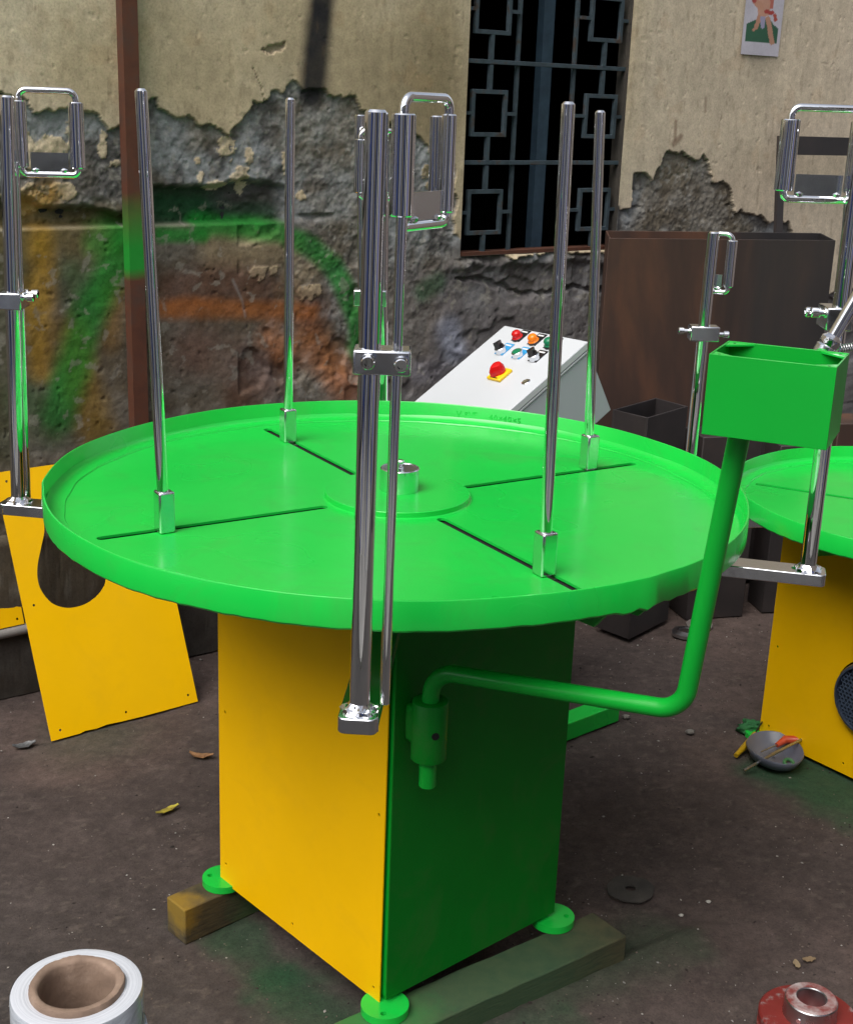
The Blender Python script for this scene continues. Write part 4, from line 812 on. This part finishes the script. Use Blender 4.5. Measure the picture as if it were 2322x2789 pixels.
m=MB(); m.add([(-.86,-.10,.0),(-.742,-.16,.0),(-.70,-.32,.0),(-.86,-.42,.0),(-.86,-.10,.012),(-.742,-.16,.012),(-.70,-.32,.012),(-.86,-.42,.012)],[(0,1,2,3),(7,6,5,4),(0,4,5,1),(1,5,6,2),(2,6,7,3),(3,7,4,0)]); tag(obj('stone_slab',m,rough('slab_grey',[(.3,(92,96,94)),(.7,(116,118,114))],6,.9,.3),bevel=.002),'flat grey stone slab on the ground behind the film roll','slab')
# red flange
FC=Vector((.752,-.268,0)); FG=thing('flange_coupling','red painted flange coupling with bare metal hub at the lower right edge','coupling',tuple(FC))
REDF=paint('red_oxide',(124,42,38),.5,.15,.2,wear=.9,wc=(150,140,138)); 
m=MB(); m.lathe([(.084,.0),(.087,.004),(.087,.014),(.081,.018),(.081,.024),(.087,.028),(.087,.040),(.084,.043),(.050,.044)],FC,(0,0,1),64); obj('flange',m,REDF,FG)
m=MB(); m.lathe([(.048,.040),(.0455,.047),(.0455,.075),(.042,.0795),(.0265,.0800),(.0255,.0785),(.0255,.02)],FC,(0,0,1),56,cap=False); hb_=obj('hub',m,STEEL,FG)
m=MB(); v=[];f=[]
WORN=paint('worn_red_face',(128,62,58),.5,.2,.3,wear=2.2,wc=(178,172,170)); m.lathe([(.0445,.0770),(.0415,.0803),(.0268,.0806)],FC,(0,0,1),56,cap=False); obj('hub_face',m,WORN,FG)
m=MB(); m.lathe([(.0001,.001),(.0042,.001),(.0042,-.002)],FC+Vector((-.030,-.0345,.056)),(-.6,-.75,0),14,cap=False); obj('grub_screw',m,WELD,FG)
# grinding disc
def washer(name,c,r,ri,mat,label,cat,tilt=0,th_=.003,grp=None):
    m=MB(); v=[];f=[];n=40
    for r_,h in((r,0),(r,th_),(r*.55,th_*1.6),(ri*1.5,th_*1.2),(ri,th_*1.2),(ri,0)):
        for k in range(n): a=2*math.pi*k/n; rr=r_*(1+.03*math.sin(4*a)+.02*math.sin(9*a+1)) if r_==r else r_; v.append((rr*math.cos(a),rr*math.sin(a),h+rr*math.cos(a)*tilt))
    for j in range(5):
        for k in range(n): f.append((j*n+k,j*n+(k+1)%n,(j+1)*n+(k+1)%n,(j+1)*n+k))
    m.add([Vector(p)+Vector(c) for p in v],f); return tag(obj(name,m,mat),label,cat,grp)
GD=rough('worn_abrasive',[(.3,(44,42,40)),(.6,(64,60,56)),(.8,(84,78,72))],14,.9,.5)
washer('grinding_disc',(.508,.170,.005),.049,.011,GD,'worn dark grinding disc lying on the ground right of the big machine','grinding disc',.04,.003)
washer('metal_ring',(.905,1.585,.002),.046,.020,STEEL,'round metal flange lying on the ground in front of the steel boxes','metal ring',.0,.010)
washer('metal_ring',(.96,1.66,.002),.042,.016,rough('grey_ring',[(.3,(90,86,82)),(.7,(120,114,108))],10,.8,.2),'dull grey ring on the ground just behind the shiny one','metal ring',.0,.006)
# dish with tools
DC=Vector((.962,.766,.004)); m=MB(); v=[];f=[];n=44; pr_=[(.004,.006),(.045,.004),(.068,.014),(.080,.034),(.083,.036),(.0845,.033),(.072,.010),(.048,.0),(.004,.001)]
for j,(r,h) in enumerate(pr_):
    for k in range(n): a=2*math.pi*k/n; v.append(DC+Vector((r*math.cos(a)*.82,r*math.sin(a)*1.08,h*(1+.07*math.sin(a*2)))))
for j in range(len(pr_)-1):
    for k in range(n): f.append((j*n+k,j*n+(k+1)%n,(j+1)*n+(k+1)%n,(j+1)*n+k))
m.add(v,f); tag(obj('plastic_dish',m,plain('dusty_blue_grey_plastic',(96,100,112),.35),angd=60),'shallow blue-grey dish holding small tools beside the right machine','dish')
m=MB(); m.tube([(.868,.690,.012),(.95,.735,.036),(1.045,.800,.050)],[.0045,.0042,.004],12); tag(obj('steel_rod',m,STEEL),'thin steel rod lying across the blue-grey dish','rod')
SD=thing('screwdriver','short screwdriver with an orange handle lying in the blue-grey dish','screwdriver',(.98,.80,.02)); m=MB(); m.tube([(.975,.795,.030),(1.0,.812,.038),(1.035,.805,.042),(1.058,.792,.040)],[.006,.011,.010,.013],16); obj('handle',m,plain('orange_handle',(190,72,40),.35),SD); m=MB(); m.cyl((.930,.772,.022),(.977,.797,.031),.0018,10); obj('blade',m,STEEL,SD)
m=MB(); m.tube([(.992+.011*math.cos(a),.737+.011*math.sin(a),.012+.004*math.sin(a)) for a in [2*math.pi*k/20 for k in range(20)]],.0045,10,closed=True); tag(obj('green_ring',m,plain('green_hose',(60,110,66),.5)),'small green plastic ring lying at the front of the blue-grey dish','ring')
HT=thing('hook_tool','yellow handled hook tool lying against the blue-grey dish','hook tool',(.92,.84,0)); m=MB(); m.tube([(.868,.772,.010),(.90,.812,.016),(.935,.858,.030)],[.006,.0085,.006],12); obj('handle',m,plain('amber_handle',(176,140,24),.3),HT)
m=MB(); m.tube(fillet([(.935,.858,.030),(.985,.925,.062),(.992,.930,.085),(.983,.925,.083)],.006,4),.002,8); obj('hook',m,BKP,HT)
m=MB(); bm=bmesh.new(); bmesh.ops.create_icosphere(bm,subdivisions=4,radius=1); vs=[]
for q in bm.verts:
    n1_=float(fbm(np.array([q.co.x*1.3+5]),np.array([q.co.y*1.3+q.co.z+3]),2.2,4,70)[0])-.5; k=1+1.1*n1_; vs.append((.948+q.co.x*.040*k,.932+q.co.y*.034*k,max(.001,.012+q.co.z*.020*k)))
m.add(vs,[tuple(q.index for q in ff.verts) for ff in bm.faces]); bm.free()
tag(obj('crumpled_rag',m,rough('green_stained_cloth',[(.3,(28,84,44)),(.7,(52,128,70))],30,.8,.8,.004),angd=60),'crumpled green stained rag by the foot of the right machine','rag')
# small litter
def flake(name,c,lx,ly,rz,curl,mat,label,cat,grp=None):
    m=MB(); v=[];f=[]; nx,ny=9,5; th_=.0012
    for s0 in (0,1):
        for i in range(nx):
            for j in range(ny):
                u=i/(nx-1)*2-1; w_=j/(ny-1)*2-1; wd=(1-.75*abs(u)**2.2)*(1+.12*math.sin(u*7)); x=u*lx; y=w_*ly*wd+.15*ly*math.sin(u*3); z=.0035+curl*(u*u+.4*w_*w_)+s0*th_+.001*math.sin(u*9+w_*4)
                v.append((c[0]+x*math.cos(rz)-y*math.sin(rz),c[1]+x*math.sin(rz)+y*math.cos(rz),z))
    o_=nx*ny
    for i in range(nx-1):
        for j in range(ny-1):
            a=i*ny+j; f.append((a,a+1,a+ny+1,a+ny)); f.append((o_+a,o_+a+ny,o_+a+ny+1,o_+a+1))
    for i in range(nx-1):
        for j in (0,ny-1): a=i*ny+j; f.append((a,a+ny,o_+a+ny,o_+a))
    for j in range(ny-1):
        for i in (0,nx-1): a=i*ny+j; f.append((a,a+1,o_+a+1,o_+a))
    m.add(v,f); return tag(obj(name,m,mat,angd=60),label,cat,grp)
flake('fruit_peel',(-.497,.446),.030,.008,.75,.004,rough('peel',[(.35,(108,92,42)),(.6,(190,176,60)),(.75,(150,146,120))],40,.6,.3),'small yellow peel lying on the open dirt left of the big machine','peel')
flake('dry_leaf',(-.459,.704),.030,.011,-.15,.008,rough('leaf_brown',[(.3,(96,66,42)),(.6,(150,110,72)),(.8,(120,84,52))],40,.8,.4),'curled brown dry leaf on the dirt between the yellow sheet and the big machine','leaf')
flake('foil_scrap',(-.897,.736),.028,.013,.5,.006,rough('foil',[(.3,(96,98,100)),(.6,(150,152,154)),(.8,(200,200,200))],60,.35,.8,.003,metal=.6),'crumpled silver foil scrap by the corner of the leaning yellow sheet','foil')
flake('wood_chip',(.790,-.068),.013,.006,1.5,.001,rough('chip_a',[(.3,(130,112,86)),(.7,(160,140,108))],30,.9,.3),'pale upright wood chip on the dirt above the red coupling','wood chip')
flake('wood_chip',(.818,-.052),.013,.007,.1,.001,rough('chip_b',[(.3,(120,100,74)),(.7,(150,126,96))],30,.9,.3),'pale wood chip lying just right of the other chip above the red coupling','wood chip')
def pebble(n_,c,r,mat,label):
    m=MB(); bm=bmesh.new(); bmesh.ops.create_icosphere(bm,subdivisions=2,radius=1); vs=[(c[0]+v.co.x*r*(1+.2*math.sin(v.co.y*5)),c[1]+v.co.y*r*.8,r*.55+v.co.z*r*.6) for v in bm.verts]; fs=[tuple(v.index for v in f.verts) for f in bm.faces]; bm.free(); m.add(vs,fs); return tag(obj('pebble',m,mat),label,'pebble')
WP=rough('pale_stone',[(.3,(150,146,138)),(.7,(200,196,188))],30,.8,.3); GPb=rough('grey_stone',[(.3,(90,88,84)),(.7,(126,122,116))],30,.9,.3)
def gp(x,y): return (x,y)
pebble('p',(.664,.136),.0055,WP,'small white pebble on bare dirt, upper of the two right of the grinding disc')
pebble('p',(.598,.086),.005,WP,'small white pebble on bare dirt, lower of the two right of the grinding disc')
pebble('p',(.780,.905),.012,GPb,'grey pebble on the dirt left of the yellow hook tool')
pebble('p',(.625,.985),.011,GPb,'grey pebble on the dirt beyond the upright green pipe')
# grit
def grit():
    base=[Vector(p) for p in [(1,0,0),(-1,0,0),(0,1,0),(0,-1,0),(0,0,1),(0,0,-1)]]; F=[(0,2,4),(2,1,4),(1,3,4),(3,0,4),(2,0,5),(1,2,5),(3,1,5),(0,3,5)]
    v=[];f=[];c=[]; n=15000
    for i in range(n):
        x=random.uniform(-1.35,1.7);y=random.uniform(-.95,2.2)
        if random.random()>.28+.72*float(fbm(np.array([x]),np.array([y]),3,3,60)[0]>.5): continue
        r=.0010+.0020*random.random()**3+(.0022 if random.random()<.03 else 0); st_=(random.uniform(.5,1.8),random.uniform(.5,1.4),random.uniform(.4,.9)); rz=random.uniform(0,6.28)
        z=float(gz(np.array([x]),np.array([y]))[0])+r*.35; t=random.random(); k=random.uniform(.7,1.1); base_c=(158,154,148) if t<.16 else ((106,94,86) if t<.6 else (52,46,43)); col=[q*k for q in L(base_c)]
        n0=len(v)
        for p in base:
            X_=p.x*st_[0]*r;Y_=p.y*st_[1]*r; v.append((x+X_*math.cos(rz)-Y_*math.sin(rz),y+X_*math.sin(rz)+Y_*math.cos(rz),z+p.z*st_[2]*r)); c.append(col)
        f+=[tuple(q+n0 for q in ff) for ff in F]
    me=bpy.data.meshes.new('grit'); me.from_pydata(v,[],f); at=me.color_attributes.new('col','FLOAT_COLOR','POINT'); at.data.foreach_set('color',np.c_[np.array(c),np.ones(len(c))].astype(np.float32).ravel()); me.materials.append(CHIPM); o_=link('grit',me); tag(o_,'loose grit and tiny stone chips scattered over the dirt','grit',kind='stuff')
grit()

# ================================================================== invented yard behind the camera, added for chrome reflections and to shape the light
m=MB(); m.box((-.6,-4.4,.0),6.6,3.4,.03); PAV=rough('pale_concrete',[(.3,(118,116,112)),(.7,(150,148,144))],3,.8,.3); tag(obj('added_yard_pavement',m,PAV),kind='structure')  # invented pale ground, mirrored in the chrome and bouncing light upward
yd=thing('added_workshop','unseen workshop added across the yard for reflections, with blue shutters and pale posts','building',(0,-6.0,0))  # invented workshop for the chrome to mirror; its height shapes the light
PLB=rough('yard_plaster',[(.3,(176,170,158)),(.7,(206,202,192))],2,.9,.2); BLU=paint('blue_shutter_paint',(40,90,190),.45,.1); WHT=paint('pale_post_paint',(240,240,238),.5,.05); BRK=rough('brown_brick',[(.3,(104,96,92)),(.7,(140,130,124))],5,.9,.3)
m=MB(); m.box((0,-6.1,1.7),16,.2,3.4); obj('wall',m,PLB,yd)
for i,(x0,x1,mat,nm) in enumerate([(-7.6,-6.4,BRK,'brick_panel'),(-6.2,-5.2,ROOMM,'doorway'),(-4.6,-4.1,BLU,'shutter'),(-3.6,-2.9,ROOMM,'doorway'),(-2.7,-2.3,WHT,'post'),(-1.9,-1.45,BLU,'shutter'),(-.8,-.2,BRK,'brick_panel'),(.4,1.1,ROOMM,'doorway'),(1.3,1.6,WHT,'post'),(2.0,2.6,ROOMM,'doorway'),(3.1,3.5,WHT,'post'),(3.7,4.8,BRK,'brick_panel'),(5.0,6.6,ROOMM,'doorway')]):
    m=MB(); m.box(((x0+x1)/2,-5.96,1.25),x1-x0,.08+.01*(i%3),2.5); obj(nm,m,mat,yd)
m=MB(); m.box((0,-5.9,3.46),16.4,1.1,.12); obj('roof',m,DARKST,yd)
for nm_,lb_,x_,y_,w_,m_,h_ in [('blue_reflection_panel','unseen blue panel added behind the camera for the chrome to reflect',-2.15,-2.85,.42,BLU,1.9),('white_reflection_board','unseen white board added behind the camera for the chrome to reflect',-1.15,-3.45,.40,WHT,1.7),('white_reflection_board','second unseen white board added for chrome reflections, nearer the right building',1.35,-3.1,.30,WHT,1.8),('blue_reflection_panel','narrow unseen blue panel added for chrome reflections beside the right white board',.75,-3.5,.22,BLU,1.9)]:  # invented panels, put in to give the posts blue and white stripes
    d_=Vector((x_,y_+.7,0)).normalized(); m=MB(); m.box((x_,y_,h_/2+.012),w_,.03,h_,(-d_.y,d_.x,0),d_,(0,0,1)); tag(obj(nm_,m,m_),lb_,'panel' if nm_[0]=='b' else 'board')
sw=thing('added_side_building','unseen plain brown building added on the right to block light','building',(3.3,-3.2,0)); m=MB(); m.box((3.3,-2.4,2.7),.2,7.2,5.4); obj('wall',m,BRK,sw)  # invented building, put in to block light from the right
for y0,y1,mat,nm in [(-5.8,-4.9,ROOMM,'doorway'),(-4.4,-3.9,WHT,'post'),(-3.0,-2.6,BLU,'shutter'),(-1.5,-.3,ROOMM,'doorway')]:
    m=MB(); m.box((3.17,(y0+y1)/2,1.3),.07,y1-y0,2.6); obj(nm,m,mat,sw)
lw=thing('added_side_shed','unseen low shed added on the left of the yard for reflections','building',(-4.5,-3,0)); m=MB(); m.box((-4.6,-2.6,.75),.2,7.0,1.5); obj('wall',m,PLB,lw)  # invented shed, kept low so light comes in from the left
for y0,y1,mat,nm in [(-5.6,-4.8,ROOMM,'doorway'),(-3.7,-3.2,BLU,'shutter'),(-2.4,-2.1,WHT,'post'),(-1.4,-.2,ROOMM,'doorway')]:
    m=MB(); m.box((-4.47,(y0+y1)/2,.70),.07,y1-y0,1.3); obj(nm,m,mat,lw)
for o_ in bpy.data.objects:
    if o_.name.startswith('outline') or o_.name=='t': bpy.data.objects.remove(o_)
